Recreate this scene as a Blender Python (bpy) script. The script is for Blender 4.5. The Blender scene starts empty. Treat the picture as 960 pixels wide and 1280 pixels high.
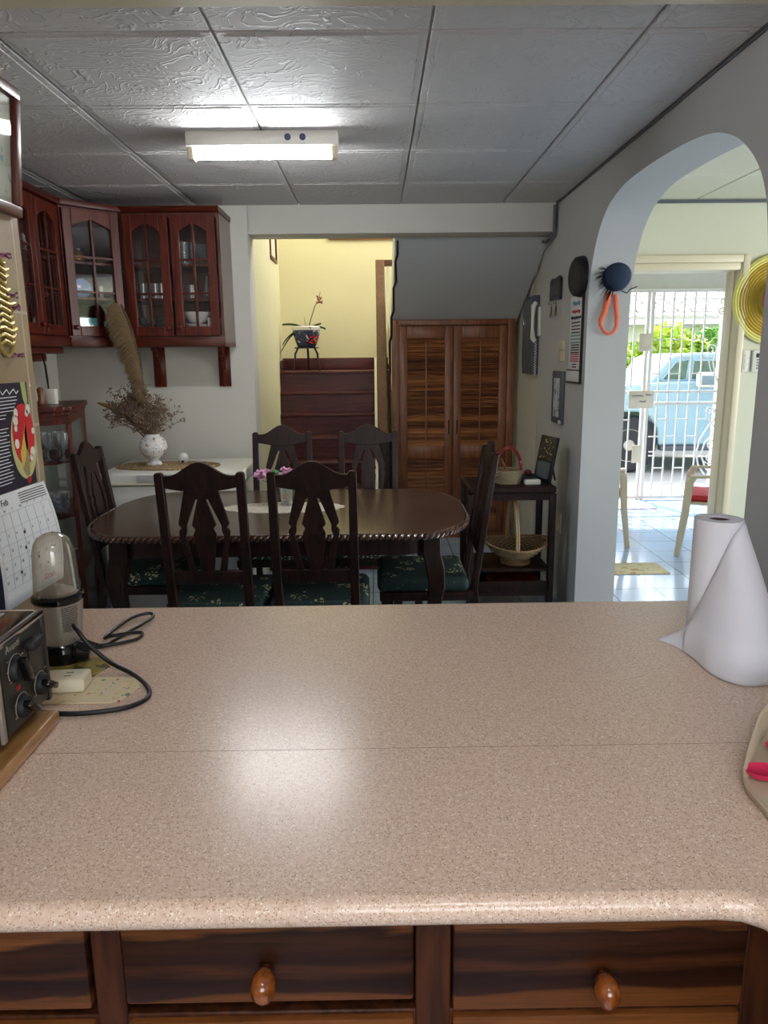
import bpy, bmesh, math, random
from math import pi, sin, cos, radians
from mathutils import Vector, Matrix
random.seed(7)
C = bpy.context.scene.collection
scn = bpy.context.scene

# ------------------------------------------------------------------ mesh helper
def smoothed(P, n=5):
    P = [tuple(q) for q in P]; out = []
    for i in range(len(P)-1):
        p0, p1, p2, p3 = P[max(i-1,0)], P[i], P[i+1], P[min(i+2, len(P)-1)]
        for k in range(n):
            g = k/n
            out.append(tuple(.5*((2*b)+(-a+c)*g+(2*a-5*b+4*c-d)*g*g+(-a+3*b-3*c+d)*g**3) for a, b, c, d in zip(p0, p1, p2, p3)))
    out.append(P[-1]); return out
class MB:
    def __init__(s):
        s.bm = bmesh.new()
    def box(s, x0, x1, y0, y1, z0, z1, b=0, seg=2):
        vs = [s.bm.verts.new(p) for p in ((x0,y0,z0),(x1,y0,z0),(x1,y1,z0),(x0,y1,z0),(x0,y0,z1),(x1,y0,z1),(x1,y1,z1),(x0,y1,z1))]
        fs = [s.bm.faces.new([vs[i] for i in f]) for f in ((3,2,1,0),(4,5,6,7),(0,1,5,4),(1,2,6,5),(2,3,7,6),(3,0,4,7))]
        if b:
            es = list({e for f in fs for e in f.edges})
            bmesh.ops.bevel(s.bm, geom=es, offset=b, segments=seg, affect='EDGES', profile=.5)
        return s
    def rings(s, rings, closed=True, cap0=True, cap1=True):
        R = [[s.bm.verts.new(p) for p in r] for r in rings]
        n = len(R[0])
        for a, b in zip(R, R[1:]):
            for i in range(n if closed else n-1):
                j = (i+1) % n
                try: s.bm.faces.new((a[i], a[j], b[j], b[i]))
                except ValueError: pass
        if closed and cap0: s.bm.faces.new(R[0][::-1])
        if closed and cap1: s.bm.faces.new(R[-1])
        return s
    def lathe(s, prof, c=(0,0,0), n=24, axis='z', cap=True):
        rs = []
        for r, h in prof:
            ring = []
            for i in range(n):
                a = 2*pi*i/n
                u, v = max(r, 1e-4)*cos(a), max(r, 1e-4)*sin(a)
                if axis == 'z': p = (c[0]+u, c[1]+v, c[2]+h)
                elif axis == 'y': p = (c[0]+u, c[1]+h, c[2]+v)
                else: p = (c[0]+h, c[1]+u, c[2]+v)
                ring.append(p)
            rs.append(ring)
        return s.rings(rs, cap0=cap, cap1=cap)
    def tube(s, pts, r, n=8, flat=1.0):
        pts = [Vector(p) for p in pts]
        if not isinstance(r, (list, tuple)): r = [r]*len(pts)
        rings = []; up = None
        for i, p in enumerate(pts):
            t = (pts[min(i+1, len(pts)-1)]-pts[max(i-1, 0)]).normalized()
            if up is None: up = Vector((0,0,1)) if abs(t.z) < .9 else Vector((1,0,0))
            a = t.cross(up)
            if a.length < 1e-4: a = t.cross(Vector((0,1,0)))
            a.normalize(); b = a.cross(t).normalized(); up = b
            rings.append([p + a*r[i]*cos(2*pi*k/n) + b*r[i]*flat*sin(2*pi*k/n) for k in range(n)])
        return s.rings(rings)
    def cyl(s, p0, p1, r0, r1=None, n=16):
        return s.tube([p0, p1], [r0, r0 if r1 is None else r1], n)
    def prism(s, pts, axis, a, b):
        def P(u, v, w): return {'y': (u, w, v), 'x': (w, u, v), 'z': (u, v, w)}[axis]
        A = [s.bm.verts.new(P(u, v, a)) for u, v in pts]; B = [s.bm.verts.new(P(u, v, b)) for u, v in pts]
        n = len(pts)
        s.bm.faces.new(A); s.bm.faces.new(B[::-1])
        for i in range(n):
            j = (i+1) % n
            s.bm.faces.new((A[j], A[i], B[i], B[j]))
        return s
    def ball(s, c, r, n=12, m=8):
        if not isinstance(r, (tuple, list)): r = (r, r, r)
        rs = []
        for k in range(m+1):
            a = pi*k/m; q = max(sin(a), 1e-3)
            rs.append([(c[0]+r[0]*q*cos(2*pi*i/n), c[1]+r[1]*q*sin(2*pi*i/n), c[2]-r[2]*cos(a)) for i in range(n)])
        return s.rings(rs)
    def xf(s, m):
        bmesh.ops.transform(s.bm, matrix=m, verts=s.bm.verts); return s
    def text(s, txt, size, m, ext=.0004, align='LEFT'):
        cu = bpy.data.curves.new('t', 'FONT'); cu.body = txt; cu.size = size; cu.extrude = ext; cu.align_x = align
        cu.resolution_u = 2
        o = bpy.data.objects.new('t', cu); C.objects.link(o)
        dg = bpy.context.evaluated_depsgraph_get(); dg.update()
        me = bpy.data.meshes.new_from_object(o.evaluated_get(dg))
        me.transform(m); s.bm.from_mesh(me)
        bpy.data.objects.remove(o); bpy.data.curves.remove(cu); bpy.data.meshes.remove(me)
        return s
    def build(s, name, mat, parent=None, smooth=True, bevel=0, seg=2, kind=None, recalc=True):
        if recalc: bmesh.ops.recalc_face_normals(s.bm, faces=s.bm.faces)
        if smooth:
            for f in s.bm.faces: f.smooth = True
            for e in s.bm.edges:
                if len(e.link_faces) == 2 and e.calc_face_angle(0) > radians(38): e.smooth = False
        me = bpy.data.meshes.new(name); s.bm.to_mesh(me); s.bm.free()
        me.materials.append(mat)
        o = bpy.data.objects.new(name, me); C.objects.link(o)
        if parent: o.parent = parent
        if bevel:
            b = o.modifiers.new('bevel', 'BEVEL'); b.width = bevel; b.segments = seg; b.limit_method = 'ANGLE'; b.angle_limit = radians(40)
        if kind: o['kind'] = kind
        return o

def thing(name, label, cat, loc=(0,0,0), rz=0, group=None, rot=None):
    o = bpy.data.objects.new(name, None); C.objects.link(o); o.empty_display_size = .05
    o.location = loc; o.rotation_euler = rot if rot else (0, 0, rz)
    o['label'] = label; o['category'] = cat
    if group: o['group'] = group
    return o
def tag(o, label, cat, group=None):
    o['label'] = label; o['category'] = cat
    if group: o['group'] = group
    return o
def copy_tree(o, parent=None, label=None, loc=None, rz=None, group=None):
    kids = list(o.children)
    c = o.copy(); C.objects.link(c); c.parent = parent
    if label: c['label'] = label
    if loc: c.location = loc
    if rz is not None: c.rotation_euler = (0, 0, rz)
    if group: c['group'] = group
    for k in kids: copy_tree(k, c)
    return c
def struct(name, mb, mat, **k):
    return mb.build(name, mat, kind='structure', **k)

# ------------------------------------------------------------------ materials
def rgb(r, g, b):
    f = lambda v: ((v/255+.055)/1.055)**2.4 if v/255 > .04045 else v/255/12.92
    return (f(r), f(g), f(b), 1)
def new(name):
    m = bpy.data.materials.new(name); m.use_nodes = True
    nt = m.node_tree; return m, nt, nt.nodes, nt.links, nt.nodes['Principled BSDF']
def plain(name, col, rough=.5, metal=0, noise=.06, nscale=8, bump=0, bscale=60, coat=0, ior=1.45, emit=None, estr=0, sub=0):
    m, nt, N, L, B = new(name)
    tc = N.new('ShaderNodeTexCoord'); no = N.new('ShaderNodeTexNoise'); no.inputs['Scale'].default_value = nscale; no.inputs['Detail'].default_value = 4
    L.new(tc.outputs['Object'], no.inputs['Vector'])
    mx = N.new('ShaderNodeMix'); mx.data_type = 'RGBA'
    mx.inputs[6].default_value = tuple(c*(1-noise) for c in col[:3])+(1,); mx.inputs[7].default_value = tuple(min(1, c*(1+noise)) for c in col[:3])+(1,)
    L.new(no.outputs['Fac'], mx.inputs[0]); L.new(mx.outputs[2], B.inputs['Base Color'])
    B.inputs['Roughness'].default_value = rough; B.inputs['Metallic'].default_value = metal; B.inputs['IOR'].default_value = ior
    if coat: B.inputs['Coat Weight'].default_value = coat; B.inputs['Coat Roughness'].default_value = .1
    if bump:
        n2 = N.new('ShaderNodeTexNoise'); n2.inputs['Scale'].default_value = bscale; n2.inputs['Detail'].default_value = 3
        L.new(tc.outputs['Object'], n2.inputs['Vector'])
        bp = N.new('ShaderNodeBump'); bp.inputs['Strength'].default_value = bump; bp.inputs['Distance'].default_value = .004
        L.new(n2.outputs['Fac'], bp.inputs['Height']); L.new(bp.outputs['Normal'], B.inputs['Normal'])
    if emit: B.inputs['Emission Color'].default_value = emit; B.inputs['Emission Strength'].default_value = estr
    return m
def wood(name, c0, c1, axis='x', scale=3, stretch=12, rough=.4, coat=0, dist=1.5, c2=None, bandz=0, spec=.5):
    m, nt, N, L, B = new(name)
    tc = N.new('ShaderNodeTexCoord'); mp = N.new('ShaderNodeMapping')
    sc = [scale*stretch]*3; sc['xyz'.index(axis)] = scale
    mp.inputs['Scale'].default_value = sc
    L.new(tc.outputs['Object'], mp.inputs['Vector'])
    no = N.new('ShaderNodeTexNoise'); no.inputs['Scale'].default_value = 1; no.inputs['Detail'].default_value = 6; no.inputs['Distortion'].default_value = dist
    L.new(mp.outputs['Vector'], no.inputs['Vector'])
    cr = N.new('ShaderNodeValToRGB'); e = cr.color_ramp.elements
    e[0].position = .35; e[0].color = c0; e[1].position = .65; e[1].color = c1
    if c2:
        k = e.new(.85); k.color = c2
    if bandz:   # one tone per slat
        sx = N.new('ShaderNodeSeparateXYZ'); L.new(tc.outputs['Object'], sx.inputs[0])
        mu = N.new('ShaderNodeMath'); mu.operation = 'MULTIPLY'; mu.inputs[1].default_value = 1/bandz
        L.new(sx.outputs['Z'], mu.inputs[0])
        fl = N.new('ShaderNodeMath'); fl.operation = 'FLOOR'; L.new(mu.outputs[0], fl.inputs[0])
        wn = N.new('ShaderNodeTexWhiteNoise'); wn.noise_dimensions = '1D'; L.new(fl.outputs[0], wn.inputs['W'])
        a = N.new('ShaderNodeMath'); a.operation = 'MULTIPLY_ADD'; a.inputs[1].default_value = .45; L.new(wn.outputs['Value'], a.inputs[0])
        b2 = N.new('ShaderNodeMath'); b2.operation = 'SUBTRACT'; b2.inputs[1].default_value = .2
        L.new(no.outputs['Fac'], b2.inputs[0]); L.new(b2.outputs[0], a.inputs[2]); L.new(a.outputs[0], cr.inputs['Fac'])
    else:
        L.new(no.outputs['Fac'], cr.inputs['Fac'])
    L.new(cr.outputs['Color'], B.inputs['Base Color'])
    B.inputs['Roughness'].default_value = rough; B.inputs['Specular IOR Level'].default_value = spec
    if coat: B.inputs['Coat Weight'].default_value = coat; B.inputs['Coat Roughness'].default_value = .15
    return m
def brick(name, c0, c1, mortar, w, h, ms=.006, rough=.4, offset=0, plane='xy', shift=(0,0), nscale=3, bump=.2, spec=None):
    m, nt, N, L, B = new(name)
    tc = N.new('ShaderNodeTexCoord'); sx = N.new('ShaderNodeSeparateXYZ'); cb = N.new('ShaderNodeCombineXYZ')
    L.new(tc.outputs['Object'], sx.inputs[0])
    for i, ax in enumerate(plane):
        ad = N.new('ShaderNodeMath'); ad.operation = 'ADD'; ad.inputs[1].default_value = shift[i]
        L.new(sx.outputs[ax.upper()], ad.inputs[0]); L.new(ad.outputs[0], cb.inputs[i])
    bt = N.new('ShaderNodeTexBrick'); bt.offset = offset; bt.inputs['Scale'].default_value = 1
    bt.inputs['Brick Width'].default_value = w; bt.inputs['Row Height'].default_value = h; bt.inputs['Mortar Size'].default_value = ms
    bt.inputs['Color1'].default_value = c0; bt.inputs['Color2'].default_value = c1; bt.inputs['Mortar'].default_value = mortar
    L.new(cb.outputs[0], bt.inputs['Vector'])
    no = N.new('ShaderNodeTexNoise'); no.inputs['Scale'].default_value = nscale; no.inputs['Detail'].default_value = 6
    L.new(tc.outputs['Object'], no.inputs['Vector'])
    mx = N.new('ShaderNodeMix'); mx.data_type = 'RGBA'; mx.blend_type = 'MULTIPLY'; mx.inputs[0].default_value = .35
    L.new(bt.outputs['Color'], mx.inputs[6]); L.new(no.outputs['Color'], mx.inputs[7])
    L.new(bt.outputs['Color'], B.inputs['Base Color'])
    hs = N.new('ShaderNodeHueSaturation'); mr = N.new('ShaderNodeMapRange'); mr.inputs[3].default_value = .85; mr.inputs[4].default_value = 1.12
    L.new(no.outputs['Fac'], mr.inputs[0]); L.new(mr.outputs[0], hs.inputs['Value']); L.new(bt.outputs['Color'], hs.inputs['Color']); L.new(hs.outputs['Color'], B.inputs['Base Color'])
    B.inputs['Roughness'].default_value = rough
    bp = N.new('ShaderNodeBump'); bp.inputs['Strength'].default_value = bump; bp.inputs['Distance'].default_value = .003; bp.invert = True
    L.new(bt.outputs['Fac'], bp.inputs['Height']); L.new(bp.outputs['Normal'], B.inputs['Normal'])
    return m
def glassy(name, tint=(1,1,1,1), refl=.12, rough=.03, body=None, bodymix=0):
    m, nt, N, L, B = new(name)
    out = [n for n in N if n.type == 'OUTPUT_MATERIAL'][0]
    tr = N.new('ShaderNodeBsdfTransparent'); tr.inputs[0].default_value = tint
    gl = N.new('ShaderNodeBsdfGlossy'); gl.inputs['Roughness'].default_value = rough
    fr = N.new('ShaderNodeLayerWeight'); fr.inputs[0].default_value = .35
    mr = N.new('ShaderNodeMapRange'); mr.inputs[3].default_value = refl*.4; mr.inputs[4].default_value = min(1, refl*4)
    L.new(fr.outputs['Facing'], mr.inputs[0])
    ms = N.new('ShaderNodeMixShader'); L.new(mr.outputs[0], ms.inputs[0]); L.new(tr.outputs[0], ms.inputs[1]); L.new(gl.outputs[0], ms.inputs[2])
    last = ms
    if body:
        B.inputs['Base Color'].default_value = body; B.inputs['Roughness'].default_value = .3
        m2 = N.new('ShaderNodeMixShader'); m2.inputs[0].default_value = bodymix
        L.new(ms.outputs[0], m2.inputs[1]); L.new(B.outputs[0], m2.inputs[2]); last = m2
    L.new(last.outputs[0], out.inputs['Surface'])
    return m

M = {}
M['wall'] = plain('wall_paint', rgb(204,201,192), .75, noise=.05, nscale=2, bump=.12, bscale=25)
M['wallR'] = plain('wall_paint_grey', rgb(184,185,185), .75, noise=.05, nscale=2, bump=.12, bscale=25)
M['cream'] = plain('cream_paint', rgb(218,211,172), .8, noise=.05, nscale=2.5, bump=.1, bscale=20)
M['liv'] = plain('living_paint', rgb(206,206,186), .8, noise=.03, nscale=2)
M['soffit'] = plain('soffit_paint', rgb(206,209,214), .8, noise=.03, nscale=2)
M['white'] = plain('white_paint', rgb(232,230,222), .45, noise=.02)
M['frame_cream'] = plain('cream_gloss', rgb(216,206,178), .4, noise=.03)
M['floor'] = brick('floor_tile', rgb(172,194,224), rgb(180,202,230), rgb(110,120,135), .30, .30, .004, .12, plane='xy', shift=(.03,.04), nscale=2)  # pale tile made bluer: the sky's reflection is put into the colour
M['tilewall'] = brick('beige_wall_tile', rgb(160,137,110), rgb(164,142,115), rgb(194,182,164), .40, .30, .004, .35, plane='yz', shift=(-.043, .206), nscale=14)
M['plast'] = plain('white_plastic', rgb(225,222,212), .4, noise=.02)
M['black'] = plain('black_plastic', rgb(24,24,28), .6, noise=.05)
M['blackgloss'] = plain('black_gloss', rgb(12,12,14), .12, noise=.05)
M['rubber'] = plain('black_rubber', rgb(14,14,16), .45, noise=.05)
M['chrome'] = plain('chrome', rgb(200,200,205), .15, metal=1, noise=.02)
M['silver'] = plain('silver_satin', rgb(176,172,166), .35, metal=.7, noise=.03)
M['panel'] = plain('olive_black_panel', rgb(46,46,42), .4, metal=.3)
M['darkchair'] = wood('dark_mahogany', rgb(26,14,13), rgb(46,26,21), 'z', 4, 10, .42, spec=.22)
M['table'] = wood('dark_table_wood', rgb(58,40,32), rgb(88,64,52), 'x', 2, 14, .25, coat=.15)
M['rope'] = wood('table_edge_wood', rgb(56,36,28), rgb(96,70,56), 'x', 6, 8, .2, coat=.6)
M['cab'] = wood('red_mahogany', rgb(62,20,13), rgb(98,38,25), 'z', 3, 14, .36, spec=.35)
M['cabx'] = wood('red_mahogany_rail', rgb(58,20,13), rgb(90,36,24), 'x', 3, 14, .36, spec=.35)
M['cabside'] = wood('mahogany_side', rgb(72,40,36), rgb(96,60,54), 'z', 3, 14, .3, coat=.5)
M['cabin'] = plain('cabinet_inside', rgb(120,122,112), .7)
M['stair'] = wood('burgundy_stair_wood', rgb(62,24,27), rgb(88,40,42), 'x', 2.5, 12, .4, spec=.35)
M['rail'] = wood('handrail_wood', rgb(66,34,20), rgb(98,56,34), 'y', 3, 10, .45)
M['closet'] = wood('closet_wood', rgb(92,50,28), rgb(160,102,58), 'x', 3, 14, .4, bandz=.05, c2=rgb(176,116,68))
M['closetf'] = wood('closet_frame_wood', rgb(110,62,34), rgb(146,90,52), 'z', 3, 14, .4)
M['drawer'] = wood('drawer_walnut', rgb(36,19,10), rgb(78,44,22), 'x', 1.6, 9, .4, dist=2.0, c2=rgb(140,90,42), spec=.2)
M['carc'] = wood('cabinet_frame_walnut', rgb(44,22,12), rgb(78,42,22), 'z', 4, 10, .42, spec=.2)
def drawer_mat():
    m, nt, N, L, B = new('banded_drawer_walnut')
    tc = N.new('ShaderNodeTexCoord')
    mp = N.new('ShaderNodeMapping'); mp.inputs['Scale'].default_value = (3, 1, 14); L.new(tc.outputs['Object'], mp.inputs[0])
    no = N.new('ShaderNodeTexNoise'); no.inputs['Scale'].default_value = 1; no.inputs['Detail'].default_value = 3; no.inputs['Distortion'].default_value = .8; L.new(mp.outputs[0], no.inputs['Vector'])
    mp2 = N.new('ShaderNodeMapping'); mp2.inputs['Scale'].default_value = (6, 20, 260); L.new(tc.outputs['Object'], mp2.inputs[0])
    n2 = N.new('ShaderNodeTexNoise'); n2.inputs['Scale'].default_value = 1; n2.inputs['Detail'].default_value = 5; n2.inputs['Distortion'].default_value = 1.2; L.new(mp2.outputs[0], n2.inputs['Vector'])
    sx = N.new('ShaderNodeSeparateXYZ'); L.new(tc.outputs['Object'], sx.inputs[0])
    a = N.new('ShaderNodeMath'); a.operation = 'MULTIPLY_ADD'; a.inputs[1].default_value = .055; L.new(no.outputs['Fac'], a.inputs[0]); L.new(sx.outputs['Z'], a.inputs[2])
    b = N.new('ShaderNodeMath'); b.operation = 'MULTIPLY_ADD'; b.inputs[1].default_value = .010; L.new(n2.outputs['Fac'], b.inputs[0]); L.new(a.outputs[0], b.inputs[2])
    mr = N.new('ShaderNodeMapRange'); mr.inputs[1].default_value = .768; mr.inputs[2].default_value = .888; L.new(b.outputs[0], mr.inputs[0])
    cr = N.new('ShaderNodeValToRGB'); e = cr.color_ramp.elements
    e[0].position = 0; e[0].color = rgb(112,66,30); e[1].position = 1; e[1].color = rgb(92,54,28)
    for p_, c_ in ((.20, rgb(104,60,27)), (.25, rgb(50,25,12)), (.42, rgb(36,17,8)), (.52, rgb(70,37,17)), (.60, rgb(38,18,9)), (.76, rgb(54,28,15)), (.84, rgb(40,21,12)), (.90, rgb(100,60,30))):
        k = e.new(p_); k.color = c_
    L.new(mr.outputs[0], cr.inputs[0])
    hs = N.new('ShaderNodeHueSaturation'); m3 = N.new('ShaderNodeMapRange'); m3.inputs[1].default_value = .3; m3.inputs[2].default_value = .7; m3.inputs[3].default_value = .7; m3.inputs[4].default_value = 1.3
    L.new(n2.outputs['Fac'], m3.inputs[0]); L.new(m3.outputs[0], hs.inputs['Value']); L.new(cr.outputs[0], hs.inputs['Color'])
    L.new(hs.outputs[0], B.inputs['Base Color']); B.inputs['Roughness'].default_value = .38; B.inputs['Specular IOR Level'].default_value = .25
    return m
M['drawer'] = drawer_mat()
M['knob'] = wood('amber_knob_wood', rgb(104,50,16), rgb(150,84,34), 'z', 20, 3, .15, coat=.8)
M['board'] = wood('honey_board_wood', rgb(150,104,54), rgb(186,140,84), 'y', 4, 10, .3, coat=.3)
M['fluted'] = plain('paper_white', rgb(226,228,238), .85, noise=.02, bump=.15, bscale=30)
M['paper'] = plain('page_white', rgb(222,222,224), .6, noise=.02)
M['ink'] = plain('ink', rgb(40,40,46), .7)
M['grille'] = plain('white_iron', rgb(236,232,222), .4, noise=.03)
M['brass'] = plain('brass', rgb(170,130,70), .3, metal=.8)
M['terra'] = plain('terracotta_dish', rgb(150,110,70), .4)
M['porc'] = plain('white_porcelain', rgb(225,222,220), .2, noise=.03)
M['pane'] = glassy('pane_glass', refl=.10)
M['glassware'] = glassy('clear_glassware', tint=(.93,.96,.97,1), refl=.35, rough=.08, body=rgb(190,200,205), bodymix=.12)
M['cup'] = glassy('cloudy_plastic', tint=(.92,.89,.84,1), refl=.22, rough=.1, body=rgb(205,195,178), bodymix=.14)
M['wicker'] = plain('wicker', rgb(150,122,88), .7, noise=.35, nscale=90, bump=.5, bscale=200)
M['darkframe'] = plain('dark_frame', rgb(30,30,34), .35)
M['greyblue'] = plain('slate_metal', rgb(84,90,100), .45)
M['beam_w'] = plain('porch_paint', rgb(222,220,206), .8)
M['concrete'] = plain('concrete', rgb(200,196,186), .9, noise=.1, nscale=3, bump=.2)
M['asphalt'] = plain('yard_ground', rgb(178,176,170), .95, noise=.1, nscale=2)
M['carpaint'] = plain('pale_blue_paint', rgb(150,184,200), .25, noise=.02, coat=.8)
M['tyre'] = plain('tyre', rgb(52,54,58), .8)
M['carglass'] = glassy('car_glass', tint=(.55,.62,.64,1), refl=.25)
M['yellow'] = plain('yellow_paint', rgb(214,206,60), .6)
M['red'] = plain('red_cushion', rgb(200,50,62), .7, noise=.15, nscale=40)
M['bark'] = plain('bark', rgb(92,72,50), .9, noise=.3, nscale=20)

# counter : speckled laminate
def counter_mat():
    m, nt, N, L, B = new('speckled_laminate')
    tc = N.new('ShaderNodeTexCoord')
    def spk(scale, lo, hi, seed):
        v = N.new('ShaderNodeTexVoronoi'); v.inputs['Scale'].default_value = scale
        mp = N.new('ShaderNodeMapping'); mp.inputs['Location'].default_value = (seed, seed*2, 0)
        L.new(tc.outputs['Object'], mp.inputs[0]); L.new(mp.outputs[0], v.inputs['Vector'])
        wn = N.new('ShaderNodeSeparateColor'); L.new(v.outputs['Color'], wn.inputs[0])
        a = N.new('ShaderNodeMath'); a.operation = 'LESS_THAN'; a.inputs[1].default_value = lo; L.new(wn.outputs[0], a.inputs[0])
        b = N.new('ShaderNodeMath'); b.operation = 'LESS_THAN'; b.inputs[1].default_value = hi; L.new(v.outputs['Distance'], b.inputs[0])
        c = N.new('ShaderNodeMath'); c.operation = 'MULTIPLY'; L.new(a.outputs[0], c.inputs[0]); L.new(b.outputs[0], c.inputs[1])
        return c.outputs[0]
    no = N.new('ShaderNodeTexNoise'); no.inputs['Scale'].default_value = 160; no.inputs['Detail'].default_value = 4
    L.new(tc.outputs['Object'], no.inputs['Vector'])
    cr = N.new('ShaderNodeValToRGB'); e = cr.color_ramp.elements
    e[0].position = .32; e[0].color = rgb(216,187,166); e[1].position = .66; e[1].color = rgb(232,208,190)
    L.new(no.outputs['Fac'], cr.inputs[0])
    last = cr.outputs[0]
    for sc, lo, hi, col, sd in ((460, .26, .42, rgb(184,150,120), 0), (400, .08, .36, rgb(156,128,108), 3), (430, .18, .42, rgb(246,234,216), 5), (210, .05, .32, rgb(246,236,220), 8)):
        mx = N.new('ShaderNodeMix'); mx.data_type = 'RGBA'; mx.inputs[7].default_value = col
        L.new(spk(sc, lo, hi, sd), mx.inputs[0]); L.new(last, mx.inputs[6]); last = mx.outputs[2]
    L.new(last, B.inputs['Base Color'])
    B.inputs['Roughness'].default_value = .24; B.inputs['IOR'].default_value = 1.5
    n2 = N.new('ShaderNodeTexNoise'); n2.inputs['Scale'].default_value = 90; L.new(tc.outputs['Object'], n2.inputs['Vector'])
    bp = N.new('ShaderNodeBump'); bp.inputs['Strength'].default_value = .10; bp.inputs['Distance'].default_value = .002
    L.new(n2.outputs['Fac'], bp.inputs['Height']); L.new(bp.outputs['Normal'], B.inputs['Normal'])
    return m
M['counter'] = counter_mat()
def ceiling_mat():
    m, nt, N, L, B = new('embossed_ceiling_tile')
    tc = N.new('ShaderNodeTexCoord')
    B.inputs['Base Color'].default_value = rgb(206,202,200); B.inputs['Roughness'].default_value = .62
    no = N.new('ShaderNodeTexNoise'); no.inputs['Scale'].default_value = 5; no.inputs['Detail'].default_value = 1; no.inputs['Distortion'].default_value = 0
    L.new(tc.outputs['Object'], no.inputs['Vector'])
    vm = N.new('ShaderNodeVectorMath'); vm.operation = 'SCALE'; vm.inputs[3].default_value = .35; L.new(no.outputs['Color'], vm.inputs[0])
    va = N.new('ShaderNodeVectorMath'); va.operation = 'ADD'; L.new(tc.outputs['Object'], va.inputs[0]); L.new(vm.outputs[0], va.inputs[1])
    mp = N.new('ShaderNodeMapping'); mp.inputs['Scale'].default_value = (11, 26, 11); L.new(va.outputs[0], mp.inputs[0])
    n2 = N.new('ShaderNodeTexNoise'); n2.inputs['Scale'].default_value = 1; n2.inputs['Detail'].default_value = 2; L.new(mp.outputs[0], n2.inputs['Vector'])
    # ridges: |n-.5|
    a = N.new('ShaderNodeMath'); a.operation = 'SUBTRACT'; a.inputs[1].default_value = .5; L.new(n2.outputs['Fac'], a.inputs[0])
    b = N.new('ShaderNodeMath'); b.operation = 'ABSOLUTE'; L.new(a.outputs[0], b.inputs[0])
    c = N.new('ShaderNodeMapRange'); c.inputs[1].default_value = 0; c.inputs[2].default_value = .05; c.inputs[3].default_value = 1; c.inputs[4].default_value = 0; L.new(b.outputs[0], c.inputs[0])
    bp = N.new('ShaderNodeBump'); bp.inputs['Strength'].default_value = .55; bp.inputs['Distance'].default_value = .006
    L.new(c.outputs[0], bp.inputs['Height']); L.new(bp.outputs['Normal'], B.inputs['Normal'])
    return m
M['ceil'] = ceiling_mat()
def floral_mat():
    m, nt, N, L, B = new('green_floral_cloth')
    tc = N.new('ShaderNodeTexCoord')
    v = N.new('ShaderNodeTexVoronoi'); v.inputs['Scale'].default_value = 11; L.new(tc.outputs['Object'], v.inputs['Vector'])
    a = N.new('ShaderNodeMath'); a.operation = 'LESS_THAN'; a.inputs[1].default_value = .36; L.new(v.outputs['Distance'], a.inputs[0])
    w = N.new('ShaderNodeTexVoronoi'); w.inputs['Scale'].default_value = 75; L.new(tc.outputs['Object'], w.inputs['Vector'])
    b = N.new('ShaderNodeMath'); b.operation = 'LESS_THAN'; b.inputs[1].default_value = .4; L.new(w.outputs['Distance'], b.inputs[0])
    c = N.new('ShaderNodeMath'); c.operation = 'MULTIPLY'; L.new(a.outputs[0], c.inputs[0]); L.new(b.outputs[0], c.inputs[1])
    w2 = N.new('ShaderNodeTexVoronoi'); w2.inputs['Scale'].default_value = 34; L.new(tc.outputs['Object'], w2.inputs['Vector'])
    d = N.new('ShaderNodeMath'); d.operation = 'LESS_THAN'; d.inputs[1].default_value = .16; L.new(w2.outputs['Distance'], d.inputs[0])
    m0 = N.new('ShaderNodeMix'); m0.data_type = 'RGBA'; m0.inputs[6].default_value = rgb(16,44,42); m0.inputs[7].default_value = rgb(48,90,80); L.new(d.outputs[0], m0.inputs[0])
    m1 = N.new('ShaderNodeMix'); m1.data_type = 'RGBA'; m1.inputs[7].default_value = rgb(178,172,136); L.new(m0.outputs[2], m1.inputs[6]); L.new(c.outputs[0], m1.inputs[0])
    L.new(m1.outputs[2], B.inputs['Base Color']); B.inputs['Roughness'].default_value = .8
    return m
M['floral'] = floral_mat()
def spots(name, base, cols, scale=18, th=.3, rough=.5, z=None):
    m, nt, N, L, B = new(name)
    tc = N.new('ShaderNodeTexCoord'); last = None
    for i, (col, lo) in enumerate(cols):
        v = N.new('ShaderNodeTexVoronoi'); v.inputs['Scale'].default_value = scale*(1+.23*i)
        mp = N.new('ShaderNodeMapping'); mp.inputs['Location'].default_value = (i*1.7, i*.9, i*.4); L.new(tc.outputs['Object'], mp.inputs[0])
        no = N.new('ShaderNodeTexNoise'); no.inputs['Scale'].default_value = scale*2; L.new(mp.outputs[0], no.inputs['Vector'])
        vm = N.new('ShaderNodeVectorMath'); vm.operation = 'SCALE'; vm.inputs[3].default_value = 1.2/scale; L.new(no.outputs['Color'], vm.inputs[0])
        va = N.new('ShaderNodeVectorMath'); va.operation = 'ADD'; L.new(mp.outputs[0], va.inputs[0]); L.new(vm.outputs[0], va.inputs[1])
        L.new(va.outputs[0], v.inputs['Vector'])
        a = N.new('ShaderNodeMath'); a.operation = 'LESS_THAN'; a.inputs[1].default_value = lo; L.new(v.outputs['Distance'], a.inputs[0])
        mx = N.new('ShaderNodeMix'); mx.data_type = 'RGBA'; mx.inputs[7].default_value = col
        if last is None: mx.inputs[6].default_value = base
        else: L.new(last, mx.inputs[6])
        L.new(a.outputs[0], mx.inputs[0]); last = mx.outputs[2]
    L.new(last, B.inputs['Base Color']); B.inputs['Roughness'].default_value = rough
    return m
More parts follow.
